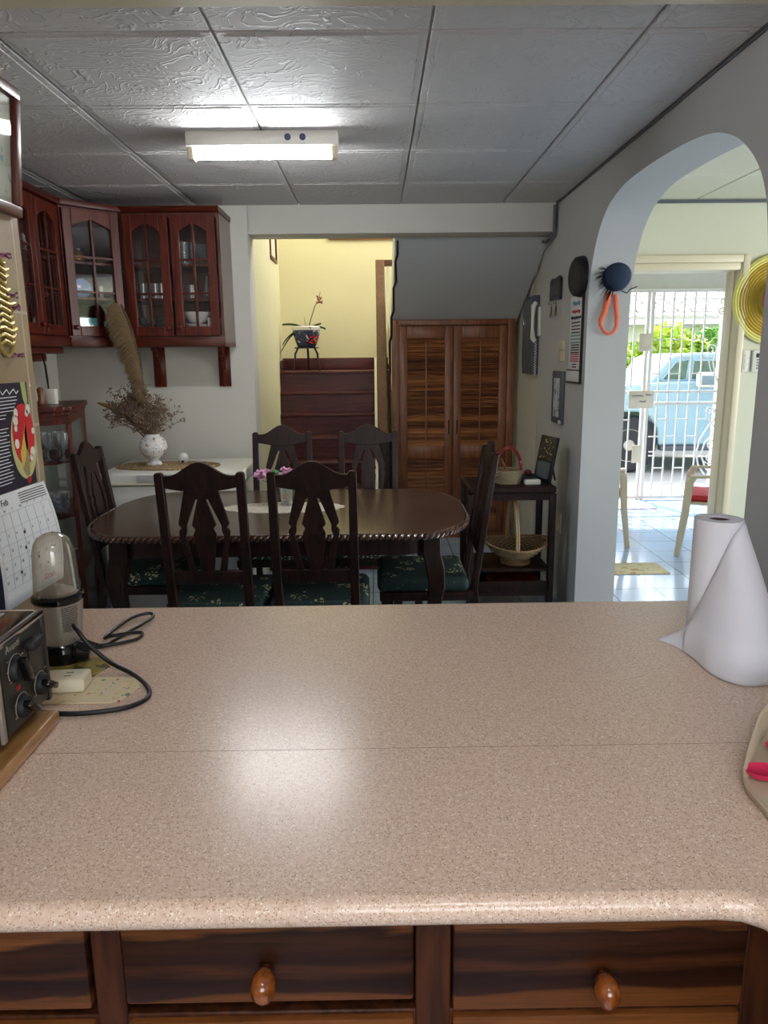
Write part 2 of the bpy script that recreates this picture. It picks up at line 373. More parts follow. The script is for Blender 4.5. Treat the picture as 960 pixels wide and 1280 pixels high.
def leafmat(name, c0, c1, scale=3):
    m, nt, N, L, B = new(name)
    tc = N.new('ShaderNodeTexCoord'); no = N.new('ShaderNodeTexNoise'); no.inputs['Scale'].default_value = scale; no.inputs['Detail'].default_value = 5
    L.new(tc.outputs['Object'], no.inputs['Vector'])
    cr = N.new('ShaderNodeValToRGB'); e = cr.color_ramp.elements; e[0].position = .35; e[0].color = c0; e[1].position = .65; e[1].color = c1
    L.new(no.outputs['Fac'], cr.inputs[0]); L.new(cr.outputs[0], B.inputs['Base Color']); B.inputs['Roughness'].default_value = .6
    B.inputs['Transmission Weight'].default_value = 0
    return m

# ------------------------------------------------------------------ camera (1.47 m up, tilted down 12 deg)
F = 917.
p, yw, ro = radians(12.0), radians(.55), radians(.6)
fw = Vector((sin(yw)*cos(p), cos(yw)*cos(p), -sin(p))); r = Vector((cos(yw), -sin(yw), 0)); u = r.cross(fw)
r2 = r*cos(ro)-u*sin(ro); u2 = u*cos(ro)+r*sin(ro)
cam = bpy.data.cameras.new('camera'); co = bpy.data.objects.new('camera', cam); C.objects.link(co)
cam.sensor_fit = 'VERTICAL'; cam.sensor_height = 36; cam.lens = 36*F/1280; cam.clip_start = .02; cam.clip_end = 200
co.matrix_world = Matrix(((r2.x,u2.x,-fw.x,0),(r2.y,u2.y,-fw.y,0),(r2.z,u2.z,-fw.z,1.47),(0,0,0,1)))
scn.camera = co

# ================================================================== THE SETTING
CZ = 2.36
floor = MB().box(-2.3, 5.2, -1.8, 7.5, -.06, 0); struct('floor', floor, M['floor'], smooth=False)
# embossed ceiling tiles
cl = MB(); s = .61
for i in range(-5, 8):
    for j in range(-7, 5):
        x0, y0 = .165+s*i, 2.285+s*j
        x1, y1 = x0+s, y0+s
        if y1 > 4.69: y1 = 4.685
        x1 = min(x1, 1.10 if x0 < 1.10 else x1)
        if x0 < 1.10 and y0 < 4.66:
            g = .004
            cl.box(x0+g, x1-g, y0+g, y1-g, CZ, CZ+.02, b=.003, seg=1)
            # raised bead round the tile
            q = .028
            if x1-x0 > .2 and y1-y0 > .2:
                cl.box(x0+q, x1-q, y0+q, y1-q, CZ-.0022, CZ+.001, b=.002, seg=1)
cl.box(-3, 1.2, -2, 4.68, CZ+.012, CZ+.05)
struct('ceiling', cl, M['ceil'], smooth=False)
# living room ceiling
lc = MB()
for i in range(0, 7):
    for j in range(0, 6):
        x0, y0 = 1.33+s*i, 1.02+s*j
        lc.box(x0+.004, x0+s-.004, y0+.004, y0+s-.004 if j < 5 else 4.67, CZ+.01, CZ+.03, b=.004, seg=1)
lc.box(1.33, 5.6, -1.6, 4.68, CZ+.022, CZ+.05)
struct('ceiling', lc, M['liv'], smooth=False)

# kitchen side wall in beige tile, and its return into the dining room
struct('wall_left', MB().box(-1.06, -.945, -1.7, 2.08, 0, CZ, b=.004), M['tilewall'])
struct('wall_return', MB().box(-2.1, -1.06, 1.98, 2.08, 0, CZ), M['wall'])
struct('wall_dining_left', MB().box(-2.1, -1.98, 2.08, 4.9, 0, CZ), M['wall'])
# back wall left of the stair opening, header beam
struct('wall_back', MB().box(-1.98, -.76, 4.68, 4.88, 0, 4.7, b=.004), M['wall'])
struct('wall_header', MB().box(-.76, 1.10, 4.68, 4.88, 2.195, 4.7, b=.004), M['wall'])
# right wall with the arch
prof = [(-1.7,0),(2.155,0)]+smoothed([(2.155,1.72),(2.172,1.80),(2.20,1.90),(2.25,1.985),(2.33,2.06),(2.43,2.12),(2.56,2.165),(2.72,2.19),(2.95,2.205),(3.2,2.21),(3.42,2.205),(3.58,2.18),(3.70,2.14),(3.80,2.07),(3.87,1.98),(3.915,1.88),(3.94,1.76),(3.945,1.62)], 4)+[(3.945,0),(5.09,0),(5.09,4.7),(4.68,4.7),(4.68,CZ+.05),(-1.7,CZ+.05)]
struct('wall_right', MB().prism(prof, 'x', 1.11, 1.33), M['wallR'])
struct('wall_right_rear', MB().box(1.13, 1.33, 5.09, 7.3, 0, 3.2), M['wall'])
# stairwell
wl = MB().prism([(-.76,4.88),(-.765,5.9),(-.83,6.5),(-.89,7.2),(-.89,7.35),(-1.05,7.35),(-1.05,4.88)], 'z', 0, 4.7)
struct('wall_stair_left', wl, M['cream'], smooth=False)
struct('wall_stair_back', MB().box(-.89, 1.33, 7.2, 7.35, 0, 4.7), M['cream'])
struct('ceiling', MB().box(-1.05, 1.33, 4.7, 7.35, 4.7, 4.8), M['cream'])
struct('wall_stair_right', MB().box(.135, .20, 5.9, 7.2, 0, 1.72), M['cream'])
# window high in the stairwell, over the beam (daylight enters here)
struct('wall_stair_upper', MB().box(1.13, 1.33, 5.09, 5.5, 3.2, 4.7).box(1.13, 1.33, 6.9, 7.3, 3.2, 4.7).box(1.13, 1.33, 5.5, 6.9, 4.3, 4.7), M['cream'])
wf = MB().box(1.2, 1.26, 5.5, 6.9, 3.2, 3.26).box(1.2, 1.26, 5.5, 6.9, 4.24, 4.3).box(1.2, 1.26, 5.5, 5.56, 3.2, 4.3).box(1.2, 1.26, 6.84, 6.9, 3.2, 4.3).box(1.2, 1.26, 6.17, 6.23, 3.2, 4.3)
struct('window_1', wf, M['white'])
# upper flight: sloping soffit above the closet
sf = MB().prism([(4.88,2.19),(5.93,1.72),(6.5,1.46),(6.5,1.75),(4.88,2.62)], 'x', .135, 1.11)
struct('wall_soffit', sf, M['soffit'], smooth=False)
# stairs
st = MB()
def wallx(y): return -.765-(max(0, y-5.9)*.11)-.001
for k in range(8):
    y, z = 6.5-.22*k, 1.347-.1684*k
    yb = 7.2 if k == 0 else y+.22
    st.box(wallx(y)+.004, -.01 if k else .134, y+.02, yb, z-.1684, z-.022)       # riser body
    st.box(wallx(y)+.004, -.005 if k else .134, y, yb+(.02 if k else 0), z-.022, z, b=.004)  # tread
struct('trim_stairs', st, M['stair'])
struct('baseboard_stair', MB().box(-.885, .134, 7.185, 7.2, 1.347, 1.458, b=.003).prism([(-.873,7.185),(-.823,6.52),(-.811,6.52),(-.861,7.185)], 'z', 1.347, 1.44), M['stair'])
so = MB().prism([(6.5,1.33),(6.5,1.46),(5.0,.25),(5.0,0),(5.2,0)], 'x', -.008, .012)
struct('trim_stringer', so, M['white'], smooth=False)
# living room front wall with the doorway
struct('wall_living_front', MB().box(1.33, 1.46, 4.67, 4.83, 0, 2.0).box(2.262, 5.4, 4.67, 4.83, 0, 2.0).box(1.33, 5.4, 4.67, 4.83, 2.0, CZ+.03), M['liv'], smooth=False)
fr = MB().box(2.238, 2.262, 4.655, 4.85, 0, 2.005, b=.006).box(1.455, 1.50, 4.655, 4.85, 0, 2.005, b=.006).box(1.5, 2.238, 4.655, 4.85, 1.962, 2.005, b=.006)
fr.box(2.246, 2.288, 4.645, 4.67, 0, 2.05, b=.006).box(1.41, 1.455, 4.645, 4.67, 0, 2.05, b=.006).box(1.455, 2.246, 4.645, 4.67, 2.005, 2.05, b=.006)
fr.box(2.228, 2.238, 4.72, 4.76, 0, 1.962).box(1.5, 1.515, 4.72, 4.76, 0, 1.962)
struct('door_1', fr, M['frame_cream'])
# living room end walls; an unseen window is added in the far side to light it
struct('wall_living_right', MB().box(5.2, 5.35, -1.6, 1.2, 0, CZ).box(5.2, 5.35, 3.6, 4.67, 0, CZ).box(5.2, 5.35, 1.2, 3.6, 0, .9).box(5.2, 5.35, 1.2, 3.6, 2.1, CZ), M['liv'], smooth=False)
w2 = MB()
for a in (1.2, 2.37, 3.54): w2.box(5.24, 5.3, a, a+.06, .9, 2.1)
w2.box(5.24, 5.3, 1.2, 3.6, .9, .96).box(5.24, 5.3, 1.2, 3.6, 2.04, 2.1)
struct('window_added_living', w2, M['white'])
struct('wall_near', MB().box(-.945, 5.35, -1.75, -1.6, 0, .95).box(-.945, 5.35, -1.75, -1.6, 2.05, CZ).box(-.945, -.6, -1.75, -1.6, .95, 2.05).box(.9, 5.35, -1.75, -1.6, .95, 2.05), M['wall'], smooth=False)
w3 = MB().box(-.6, .9, -1.7, -1.64, .95, 1.0).box(-.6, .9, -1.7, -1.64, 2.0, 2.05)
for a in (-.6, .13, .85): w3.box(a, a+.05, -1.7, -1.64, .95, 2.05)
struct('window_added_kitchen', w3, M['white'])  # unseen window added behind the viewer to hold a fill light
# porch
struct('ceiling_porch', MB().box(.9, 6.5, 4.83, 7.62, 2.5, 2.62), M['beam_w'])
struct('wall_porch_beam', MB().box(1.33, 6.5, 7.36, 7.56, 2.075, 2.5).box(3.46, 3.8, 7.36, 7.56, 0, 2.075).box(1.33, 1.6, 7.36, 7.56, 0, 2.075), M['beam_w'], smooth=False)
struct('trim_1', MB().box(-.76, 1.10, 4.672, 4.68, 2.195, 2.205), M['wall'])
# dark sealant line in the angle of ceiling and right wall
struct('trim_2', MB().tube([(1.105, -1.5, CZ-.004), (1.105, 2.2, CZ-.005), (1.104, 4.66, CZ-.004)], .005, 6), M['greyblue'])
struct('trim_3', MB().box(1.34, 5.2, 4.655, 4.668, CZ-.012, CZ+.004), M['greyblue'])

# ---------------------------------------------------------- light
def area(name, loc, rot, sx, sy, power, col=(1,1,1)):
    l = bpy.data.lights.new(name, 'AREA'); l.shape = 'RECTANGLE'; l.size = sx; l.size_y = sy; l.energy = power; l.color = col
    o = bpy.data.objects.new(name, l); C.objects.link(o); o.location = loc; o.rotation_euler = rot; return o
area('daylight_stair_window', (1.18, 6.2, 3.75), (0, radians(90), 0), 1.0, 1.3, 40, (1, .99, .97))
area('added_living_light', (5.22, 2.4, 1.5), (0, radians(90), 0), 1.1, 2.3, 72, (1, 1, .97))  # lamp in the added, unseen window, brightens the living room
area('added_kitchen_light', (.15, -1.62, 1.5), (radians(90), 0, 0), 1.4, 1.0, 11, (1, .94, .88))  # fill from behind the viewer, set in the added kitchen window
sun = bpy.data.lights.new('sun', 'SUN'); sun.energy = 3.6; sun.angle = radians(.6); sun.color = (1, .97, .9)
so_ = bpy.data.objects.new('sun', sun); C.objects.link(so_); so_.rotation_euler = (radians(-35), radians(-12), 0)
w = bpy.data.worlds.new('world'); scn.world = w; w.use_nodes = True
nt = w.node_tree; bg = nt.nodes['Background']
sk = nt.nodes.new('ShaderNodeTexSky'); sk.sky_type = 'NISHITA'; sk.sun_disc = False; sk.sun_elevation = radians(55); sk.sun_rotation = radians(20); sk.air_density = 1; sk.dust_density = 2
hs_ = nt.nodes.new('ShaderNodeHueSaturation'); hs_.inputs['Saturation'].default_value = .6
nt.links.new(sk.outputs[0], hs_.inputs['Color']); nt.links.new(hs_.outputs[0], bg.inputs[0]); bg.inputs[1].default_value = .42
vs = scn.view_settings; vs.view_transform = 'Standard'; vs.look = 'None'; vs.exposure = 0.95; vs.gamma = 1; vs.use_curve_mapping = False

# ceiling batten lamp
t = thing('ceiling_lamp', 'white batten lamp with one glowing fluorescent tube on the ceiling', 'lamp', (-.445, 3.25, CZ-.002))
MB().box(-.305, .305, -.06, .05, -.055, 0, b=.004).build('housing', M['white'], t)
MB().cyl((-.285, -.02, -.082), (.285, -.02, -.082), .0165, n=16).build('fluorescent_tube', plain('tube_glow', rgb(255,255,255), .5, emit=(.93, .97, 1, 1), estr=52), t)
for sx in (-1, 1):
    MB().box(sx*.290-.012, sx*.290+.012, -.045, .01, -.102, -.05, b=.004).build('tube_holder', M['frame_cream'], t)
for x in (.105, .165):
    MB().lathe([(.013, 0), (.013, -.002)], (x, -.061, -.026), 16, 'y').build('round_hole', plain('blue_dark_plug', rgb(30,44,80), .4), t)

t2_ = copy_tree(t, label='white batten lamp added unseen behind the viewer to light the worktop', loc=(.05, -.35, CZ-.002))  # unseen copy, added to give the worktop light from above
struct('trim_4', MB().box(-.945, 1.11, 1.85, 2.105, CZ-.014, CZ-.003), M['frame_cream'])

# ================================================================== COUNTER
ct = MB()
T, B0 = .9, .866; rr = .017
def ctop():
    # outline of the worktop, with a rounded inner corner on the right
    pts = [(-.944,.675),(.36,.675),(.385,.672),(.402,.662),(.412,.645),(.415,.62),(.415,-.9),(1.105,-.9),(1.105,1.65),(-.944,1.65)]
    return pts
pr_ = ctop(); ct.prism(pr_, 'z', B0, T)
o = ct.build('worktop', M['counter'], bevel=.015, seg=4)
tag(o, 'beige speckled laminate worktop with a rounded front edge', 'worktop')
MB().box(-.94, .62, .9925, .9932, T-.0002, T+.0003).build('worktop_seam', plain('seam', rgb(150,122,100), .5), o)

# base cabinet with drawers
t = thing('drawer_cabinet', 'dark walnut base cabinet with drawers under the worktop', 'cabinet', (0, .70, 0))
cc = MB()
cc.box(-.944, 1.10, .03, .93, .08, .865)                       # carcass
cc.box(-.327, -.293, .006, .03, .08, .865).box(.037, .077, .006, .03, .08, .865).box(.412, .455, .006, .03, .08, .865)
cc.box(-.944, .455, .006, .03, .857, .8655)
cc.box(-.944, .455, .008, .03, .700, .733)
cc.build('carcass', M['carc'], t, bevel=.002)
def drawer(x0, x1, z0, z1, kx=None, kz=None):
    d = MB().box(x0, x1, 0, .022, z0, z1, b=.004).build('drawer', M['drawer'], t)
    kx = (x0+x1)/2 if kx is None else kx; kz = (z0+z1)/2 if kz is None else kz
    k = MB().lathe([(.0, -.038), (.007, -.037), (.0125, -.031), (.0145, -.022), (.013, -.013), (.009, -.006), (.007, 0)], (0, 0, 0), 20, 'y')
    k.xf(Matrix.Translation((kx, 0, kz)) @ Matrix.Scale(1.25, 4, (0,0,1))).build('knob', M['knob'], d)
drawer(-.665, -.330, .748, .856); drawer(-.291, .035, .753, .856, -.131, .797); drawer(.079, .410, .737, .853, .247, .782)
for (a, b) in ((-.665, -.330), (-.291, .035), (.079, .410)): drawer(a, b, .50, .728)
t = thing('corner_cabinet', 'dark walnut base cabinet below the right arm of the worktop', 'cabinet', (.455, -.1, 0))
MB().box(.0, .645, -.78, .80, .08, .865).build('carcass', M['carc'], t)
MB().box(-.02, 0, -.2, .55, .12, .70, b=.004).build('door', M['drawer'], t)
MB().box(-.02, 0, -.2, .55, .73, .85, b=.004).build('drawer', M['drawer'], t)

# ================================================================== DINING SET
def make_chair(label, loc, rz):
    t = thing('dining_chair', label, 'chair', loc, rz, 'dining chairs around the table')
    W = M['darkchair']
    MB().box(-.205, .205, -.19, .225, .40, .44, b=.006).build('seat_frame', W, t)
    cu = MB().box(-.203, .203, -.175, .235, .435, .505, b=.03, seg=4); cu.build('seat_cushion', M['floral'], t)
    def yb(z): return -.20-.085*max(0, (z-.44)/.6)-(0 if z > .44 else (.44-z)*.18)
    for sx in (-1, 1):
        rs = []
        for z, hw in ((0, .016), (.25, .018), (.44, .019), (.75, .017), (1.045, .016), (1.053, .010)):
            y = yb(z); x = sx*(.152+.004*(z < .3))
            rs.append([(x-hw, y-.014, z), (x+hw, y-.014, z), (x+hw, y+.014, z), (x-hw, y+.014, z)])
        MB().rings(rs).build('back_post', W, t, bevel=.003)
        # shaped front leg
        rs = []
        for z, dx, dy, hw in ((0, 0, .0, .020), (.03, 0, .0, .022), (.07, -.004, -.006, .016), (.20, 0, 0, .019), (.32, .010, .012, .026), (.40, .004, .004, .026), (.42, 0, 0, .024)):
            cx, cy = sx*(.168+dx), .185+dy
            rs.append([(cx-hw, cy-hw, z), (cx+hw, cy-hw, z), (cx+hw, cy+hw, z), (cx-hw, cy+hw, z)])
        MB().rings(rs).build('front_leg', W, t, bevel=.004)
    # the back: everything modelled upright then leaned
    def lean(mb):
        for v in mb.bm.verts: v.co.y += yb(v.co.z)
        return mb
    cr = []
    for i in range(33):
        x = -.150+.300*i/32; a = abs(x)/.150
        top = 1.040+.052*max(0, cos(min(a/.80, 1)*pi)*.5+.5)+(.004 if a > .93 else 0)
        bot = .975+.022*(a**1.5)*1.0
        cr.append((x, top, bot))
    pts = [(x, tp) for x, tp, _ in cr]+[(x, bt) for x, _, bt in reversed(cr)]
    lean(MB().prism(pts, 'y', -.010, .010)).build('crest_rail', W, t, bevel=.002)
    lean(MB().box(-.150, .150, -.011, .011, .600, .655, b=.003)).build('lower_rail', W, t)
    sp = []
    for sx in (-1, 1):
        P = [(.022,.982),(.058,.982),(.090,.850),(.081,.833),(.093,.818),(.090,.800),(.074,.648),(.024,.648),(.044,.660),(.068,.800),(.060,.826),(.066,.845),(.026,.950),(.012,.950)]
        P = [(.000,.984),(.064,.982),(.097,.850),(.086,.835),(.098,.820),(.096,.800),(.072,.648),(.044,.648),(.074,.798),(.066,.822),(.067,.842),(.024,.948),(.000,.948)]
        sp.append([(sx*x, z) for x, z in P])
    mb = MB()
    for P in sp: mb.prism(P, 'y', -.007, .007)
    mb.prism([(-.014,.955),(.014,.955),(.046,.845),(.034,.828),(.044,.806),(.042,.78),(.022,.648),(-.022,.648),(-.042,.78),(-.044,.806),(-.034,.828),(-.046,.845)], 'y', -.0065, .0065)
    lean(mb).build('back_splat', W, t, bevel=.0015)
    return t
ch = make_chair('dark wooden dining chair with its back to the worktop, left of the near pair', (-.662, 3.0, 0), 0)
copy_tree(ch, label='dark wooden dining chair with its back to the worktop, right of the near pair', loc=(-.243, 3.0, 0), rz=0)
copy_tree(ch, label='dark wooden dining chair beyond the table, the far one nearer the freezer', loc=(-.53, 3.90, 0), rz=pi+.02)
copy_tree(ch, label='dark wooden dining chair beyond the table, the far one nearer the louvred closet', loc=(-.053, 3.90, 0), rz=pi-.02)
copy_tree(ch, label='dark wooden armless chair at the left end of the table by the glass curio cabinet', loc=(-1.078, 3.452, 0), rz=-pi/2)
copy_tree(ch, label='dark wooden armless chair at the right end of the table with its green seat showing', loc=(.232, 3.315, 0), rz=pi/2)

t = thing('dining_table', 'dark wooden dining table with rounded corners and a rope-carved edge', 'table', (-.435, 3.43, 0))
hx, hy = .848, .525
def outline(hx, hy, cx, cy, n=10, pw=.72):
    P = []
    for q, (sx, sy) in enumerate(((1,1),(-1,1),(-1,-1),(1,-1))):
        seq = []
        for k in range(n+1):
            a = pi/2*k/n
            seq.append((sx*(hx-cx+cx*cos(a)**pw), sy*(hy-cy+cy*sin(a)**pw)))
        if sx*sy < 0: seq.reverse()
        P += seq
    return P
tp = outline(hx, hy, .26, .42, pw=1.0)
MB().prism(outline(hx-.008, hy-.008, .26, .42, pw=1.0), 'z', .735, .76).build('tabletop', M['table'], t, bevel=.003)
rp = MB(); L_ = []
for i in range(len(tp)):
    a = Vector(tp[i]+(0,)); b = Vector(tp[(i+1) % len(tp)]+(0,)); L_.append((a, b, (b-a).length))
tot = sum(x[2] for x in L_)
def along(d):
    d %= tot
    for a, b, l in L_:
        if d <= l and l > 0: return a+(b-a)*(d/l), (b-a).normalized()
        d -= l
    return L_[0][0], Vector((1,0,0))
n = int(tot/.026)
for i in range(n):
    c, tn = along(i*tot/n); nr = Vector((tn.y, -tn.x, 0))
    if nr.dot(c) < 0: nr = -nr
    c = c-nr*.002
    q = [c-tn*.013+Vector((0,0,.733)), c-tn*.005+nr*.006+Vector((0,0,.739)), c+tn*.005+nr*.006+Vector((0,0,.750)), c+tn*.013+Vector((0,0,.757))]
    rp.tube(q, [.003, .0072, .0072, .003], 6)
rp.build('rope_edge', M['rope'], t)
ap = MB(); a0 = outline(.72, .43, .2, .25, pw=1.0); a1 = outline(.70, .41, .2, .25, pw=1.0)
n = len(a0)
R = [[(x, y, .645) for x, y in a0], [(x, y, .735) for x, y in a0], [(x, y, .735) for x, y in a1], [(x, y, .645) for x, y in a1], [(x, y, .645) for x, y in a0]]
ap.rings(R, cap0=False, cap1=False).build('apron', M['darkchair'], t)
for sx in (-1, 1):
    for sy in (-1, 1):
        rs = []
        for z, d, hw in ((.735, 0, .038), (.64, .002, .040), (.58, .016, .040), (.50, .024, .034), (.40, .012, .028), (.26, -.006, .022), (.14, -.012, .019), (.07, -.002, .022), (.03, .012, .027), (0, .014, .024)):
            cx, cy = sx*(.665+d), sy*(.375+d)
            rs.append([(cx-hw, cy-hw, z), (cx+hw, cy-hw, z), (cx+hw, cy+hw, z), (cx-hw, cy+hw, z)])
        MB().rings(rs).build('leg', M['darkchair'], t, bevel=.006)

# lace doily
def lace_mat():
    m = spots('lace', rgb(214,206,194), ((rgb(120,104,92), .26), (rgb(150,136,120), .2)), 55)
    return m
dl = MB(); N_ = 72; ring = []
for i in range(N_):
    a = 2*pi*i/N_; q = 1+.045*abs(sin(a*9))
    ring.append((.285*q*cos(a), .125*q*sin(a)))
dl.prism(ring, 'z', 0, .002)
o = dl.build('doily', lace_mat(), smooth=False); o.location = (-.45, 3.47, .7601)
tag(o, 'scalloped cream lace doily in the middle of the dining table', 'doily')
# small vase with pink flowers
t = thing('flower_vase', 'small clear glass vase of pink flowers standing on the lace doily', 'vase', (-.44, 3.52, .7625))
MB().lathe([(.026,0),(.030,.004),(.028,.02),(.033,.05),(.038,.085),(.040,.088),(.036,.086),(.026,.02),(.022,.006)], n=20, cap=False).build('vase_body', M['glassware'], t)
MB().ball((0,0,.03), (.022,.022,.028)).build('potpourri', spots('potpourri', rgb(120,70,30), ((rgb(190,130,50), .4), (rgb(70,30,20), .3)), 60), t)
def flower(mb, c, r, n=7, seed=0):
    rnd = random.Random(seed)
    for k in range(n):
        a = 2*pi*k/n+rnd.random()*.5; el = rnd.uniform(-.3, .7)
        d = Vector((cos(a)*cos(el), sin(a)*cos(el), sin(el))); s_ = Vector((-sin(a), cos(a), 0)); up = d.cross(s_)
        c_ = Vector(c)
        mid = c_+d*r*.6; tip = c_+d*r
        vs = [mb.bm.verts.new(q) for q in (c_, mid+s_*r*.42+up*r*.1, tip+s_*r*.2-up*r*.15, tip-s_*r*.2+up*r*.12, mid-s_*r*.42-up*r*.1)]
        mb.bm.faces.new(vs)
        vs = [mb.bm.verts.new(q+up*.002) for q in (c_, mid+s_*r*.42+up*r*.1, tip+s_*r*.2-up*r*.15, tip-s_*r*.2+up*r*.12, mid-s_*r*.42-up*r*.1)]
        mb.bm.faces.new(vs[::-1])
M['pink'] = plain('pink_petal', rgb(228,170,206), .7)
for i, (x, y, z, r_) in enumerate(((-.105,-.02,.150,.050), (-.13,.01,.135,.035), (.0,.02,.155,.045), (.035,-.01,.150,.035))):
    mb = MB()
    for q in range(3): flower(mb, (x, y, z+.008*q), r_*(1-.25*q), 7, i*5+q)
    mb.build('flower', M['pink'], t, smooth=False, recalc=False)
mb = MB()
for x, y, z in ((-.105,-.02,.15), (-.13,.01,.13), (0,.02,.15), (.035,-.01,.15)):
    mb.tube([(0,0,.01), (x*.3, y*.3, .09), (x, y, z)], .0018, 5)
mb.ball((-.05, 0, .155), (.022,.015,.022), 8, 5); mb.ball((-.035, .01, .145), (.018,.013,.018), 8, 5)
mb.build('stem', plain('leaf_green', rgb(70,150,90), .6), t)

# ================================================================== CHEST FREEZER and what stands on it
t = thing('chest_freezer', 'low white chest freezer against the back wall below the red cabinets', 'freezer', (-1.125, 4.33, 0))
MB().box(-.415, .375, -.295, .30, .03, .775, b=.012).build('body', M['white'], t)
MB().box(-.42, .38, -.31, .30, .782, .85, b=.012, seg=3).build('lid', M['white'], t)
MB().box(-.42, .38, -.318, -.308, .786, .793).build('lid_gasket', M['frame_cream'], t)
h = MB().box(-.20, .12, -.322, -.308, .80, .842, b=.004).build('handle_strip', plain('grey_white_plastic', rgb(190,190,188), .4), t)
MB().lathe([(.010,0),(.010,-.006)], (-.09, -.321, .82), 14, 'y').build('lock', M['black'], h)
for sx in (-1, 1): MB().box(sx*.32-.03, sx*.32+.03, -.26, .26, 0, .03).build('foot', M['black'], t)
rg = MB(); n = 48
for k in range(16):
    q = 1-k/16.5
    rg.tube([(.30*q*cos(2*pi*i/n), .155*q*sin(2*pi*i/n), .004+.0015*random.random()) for i in range(n+1)], .0058, 6)
rg.prism([(.30*cos(2*pi*i/n), .155*sin(2*pi*i/n)) for i in range(n)], 'z', 0, .003)
def straw_mat():
    return spots('woven_straw', rgb(148,122,86), ((rgb(186,160,118), .4), (rgb(92,70,46), .3)), 60, rough=.8)
o = rg.build('straw_mat', straw_mat()); o.location = (-1.22, 4.27, .8512)
tag(o, 'oval woven straw mat lying on the chest freezer', 'mat')
t = thing('floral_vase', 'round white porcelain vase with small painted flowers on the straw mat', 'vase', (-1.300, 4.28, .861))
MB().lathe([(.036,0),(.044,.002),(.044,.010),(.034,.018),(.027,.028),(.036,.04),(.062,.06),(.078,.088),(.081,.11),(.075,.135),(.058,.158),(.042,.168),(.040,.176),(.044,.182),(.038,.180),(.034,.168),(.03,.15)], n=32, cap=False).build('vase_body', spots('painted_porcelain', rgb(218,214,210), ((rgb(160,132,112), .28), (rgb(128,104,90), .2), (rgb(176,182,194), .3)), 26, rough=.2), t)
# dried flowers
rnd = random.Random(3)
def dried(mb, mbh, base, n, spread, hgt, xbias=0):
    for i in range(n):
        a = rnd.uniform(0, 2*pi); k = rnd.random()**.6
        ex = cos(a)*spread*k+xbias*rnd.random(); ey = sin(a)*spread*.55*k; ez = hgt*(1-.45*k*k)*rnd.uniform(.65, 1)
        b = Vector(base); e = b+Vector((ex, ey, ez)); mid = b+Vector((ex*.35, ey*.35, ez*.6))
        mb.tube([b, mid, e], [.0016, .0013, .0008], 4)
        for q in range(7):
            f = rnd.uniform(.35, 1); p0 = mid.lerp(e, f) if f > .5 else b.lerp(mid, .5+f)
            d = Vector((rnd.uniform(-1,1), rnd.uniform(-.7,.7), rnd.uniform(-.3,1))).normalized()*rnd.uniform(.025, .06)
            mb.tube([p0, p0+d*.5+Vector((0,0,.004)), p0+d], [.0009, .0008, .0006], 3)
            for _ in range(3):
                c = p0+d*rnd.uniform(.6, 1.05)+Vector((rnd.uniform(-.008,.008), rnd.uniform(-.008,.008), rnd.uniform(-.008,.008)))
                mbh.ball(c, rnd.uniform(.003, .0058), 5, 3)
M['dry'] = plain('dried_stems', rgb(116,98,78), .9, noise=.3, nscale=40)
M['dryh'] = plain('dried_heads', rgb(124,102,86), .9, noise=.4, nscale=60)
t = thing('dried_bouquet', 'wide spray of brown dried flowers standing in the white vase', 'dried flowers', (-1.300, 4.28, 1.02))
mb, mh = MB(), MB()
dried(mb, mh, (0, 0, -.05), 130, .20, .35, -.15)
mb.build('stem', M['dry'], t); mh.build('flower_head', M['dryh'], t)
# pampas plume leaning up out of the vase
t = thing('pampas_plume', 'tall olive-brown feathery plume leaning up out of the dried flowers', 'dried plume', (-1.300, 4.26, .985))
A, B1 = Vector((0, 0, 0)), Vector((-.022, -.02, .36)); Cc = Vector((-.045, -.055, .60)); D = Vector((-.090, -.08, .765))
spine = [A, A.lerp(B1, .5), B1, B1.lerp(Cc, .5)+Vector((.004,0,0)), Cc, Cc.lerp(D, .5)+Vector((.004,0,0)), D]
MB().tube(spine, [.004,.004,.0035,.003,.003,.002,.001], 6).build('stalk', M['dry'], t)
pl = MB(); rnd = random.Random(5)
def sp_at(f):
    f *= len(spine)-1; i = min(int(f), len(spine)-2); return spine[i].lerp(spine[i+1], f-i), (spine[i+1]-spine[i]).normalized()
for i in range(3400):
    f = .22+.78*rnd.random()
    pz, tn = sp_at(f)
    g = (f-.16)/.84
    ln = (.035+.085*math.sin(min(1, g*1.35)*pi/2))*rnd.uniform(.6, 1)*(1-.35*max(0, (g-.85)/.15))
    d = Vector((-.62-.35*rnd.random(), rnd.uniform(-.6, .6), -.15+.5*rnd.random())).normalized()
    if rnd.random() < .18: d = Vector((.45, rnd.uniform(-.5,.5), .8)).normalized(); ln *= .22
    e = pz+d*ln
    pl.tube([pz, pz+d*ln*.55+Vector((0,0,.012)), e-Vector((0,0,.028*ln/.1))], [.0017,.0014,.0007], 3)
pl.build('plume', plain('plume', rgb(106,86,60), .9, noise=.25, nscale=30), t)
t = thing('palm_spathe', 'yellowish curved dried leaf arching left of the dried flowers', 'dried leaf', (-1.32, 4.30, 1.03))
lf = MB(); P = [Vector(q) for q in ((0,0,-.02), (-.10,.01,.09), (-.20,.02,.155), (-.30,.03,.19))]
lf.tube(smoothed(P, 4), [.006,.009,.012,.014,.016,.018,.019,.020,.019,.017,.014,.010,.005], 8, flat=.8)
lf.build('leaf', plain('dry_yellow', rgb(150,120,60), .7), t)
t = thing('shell_ornament', 'small white ribbed shell ornament to the right of the vase', 'ornament', (-1.155, 4.33, .861))
n = 16; rs = []
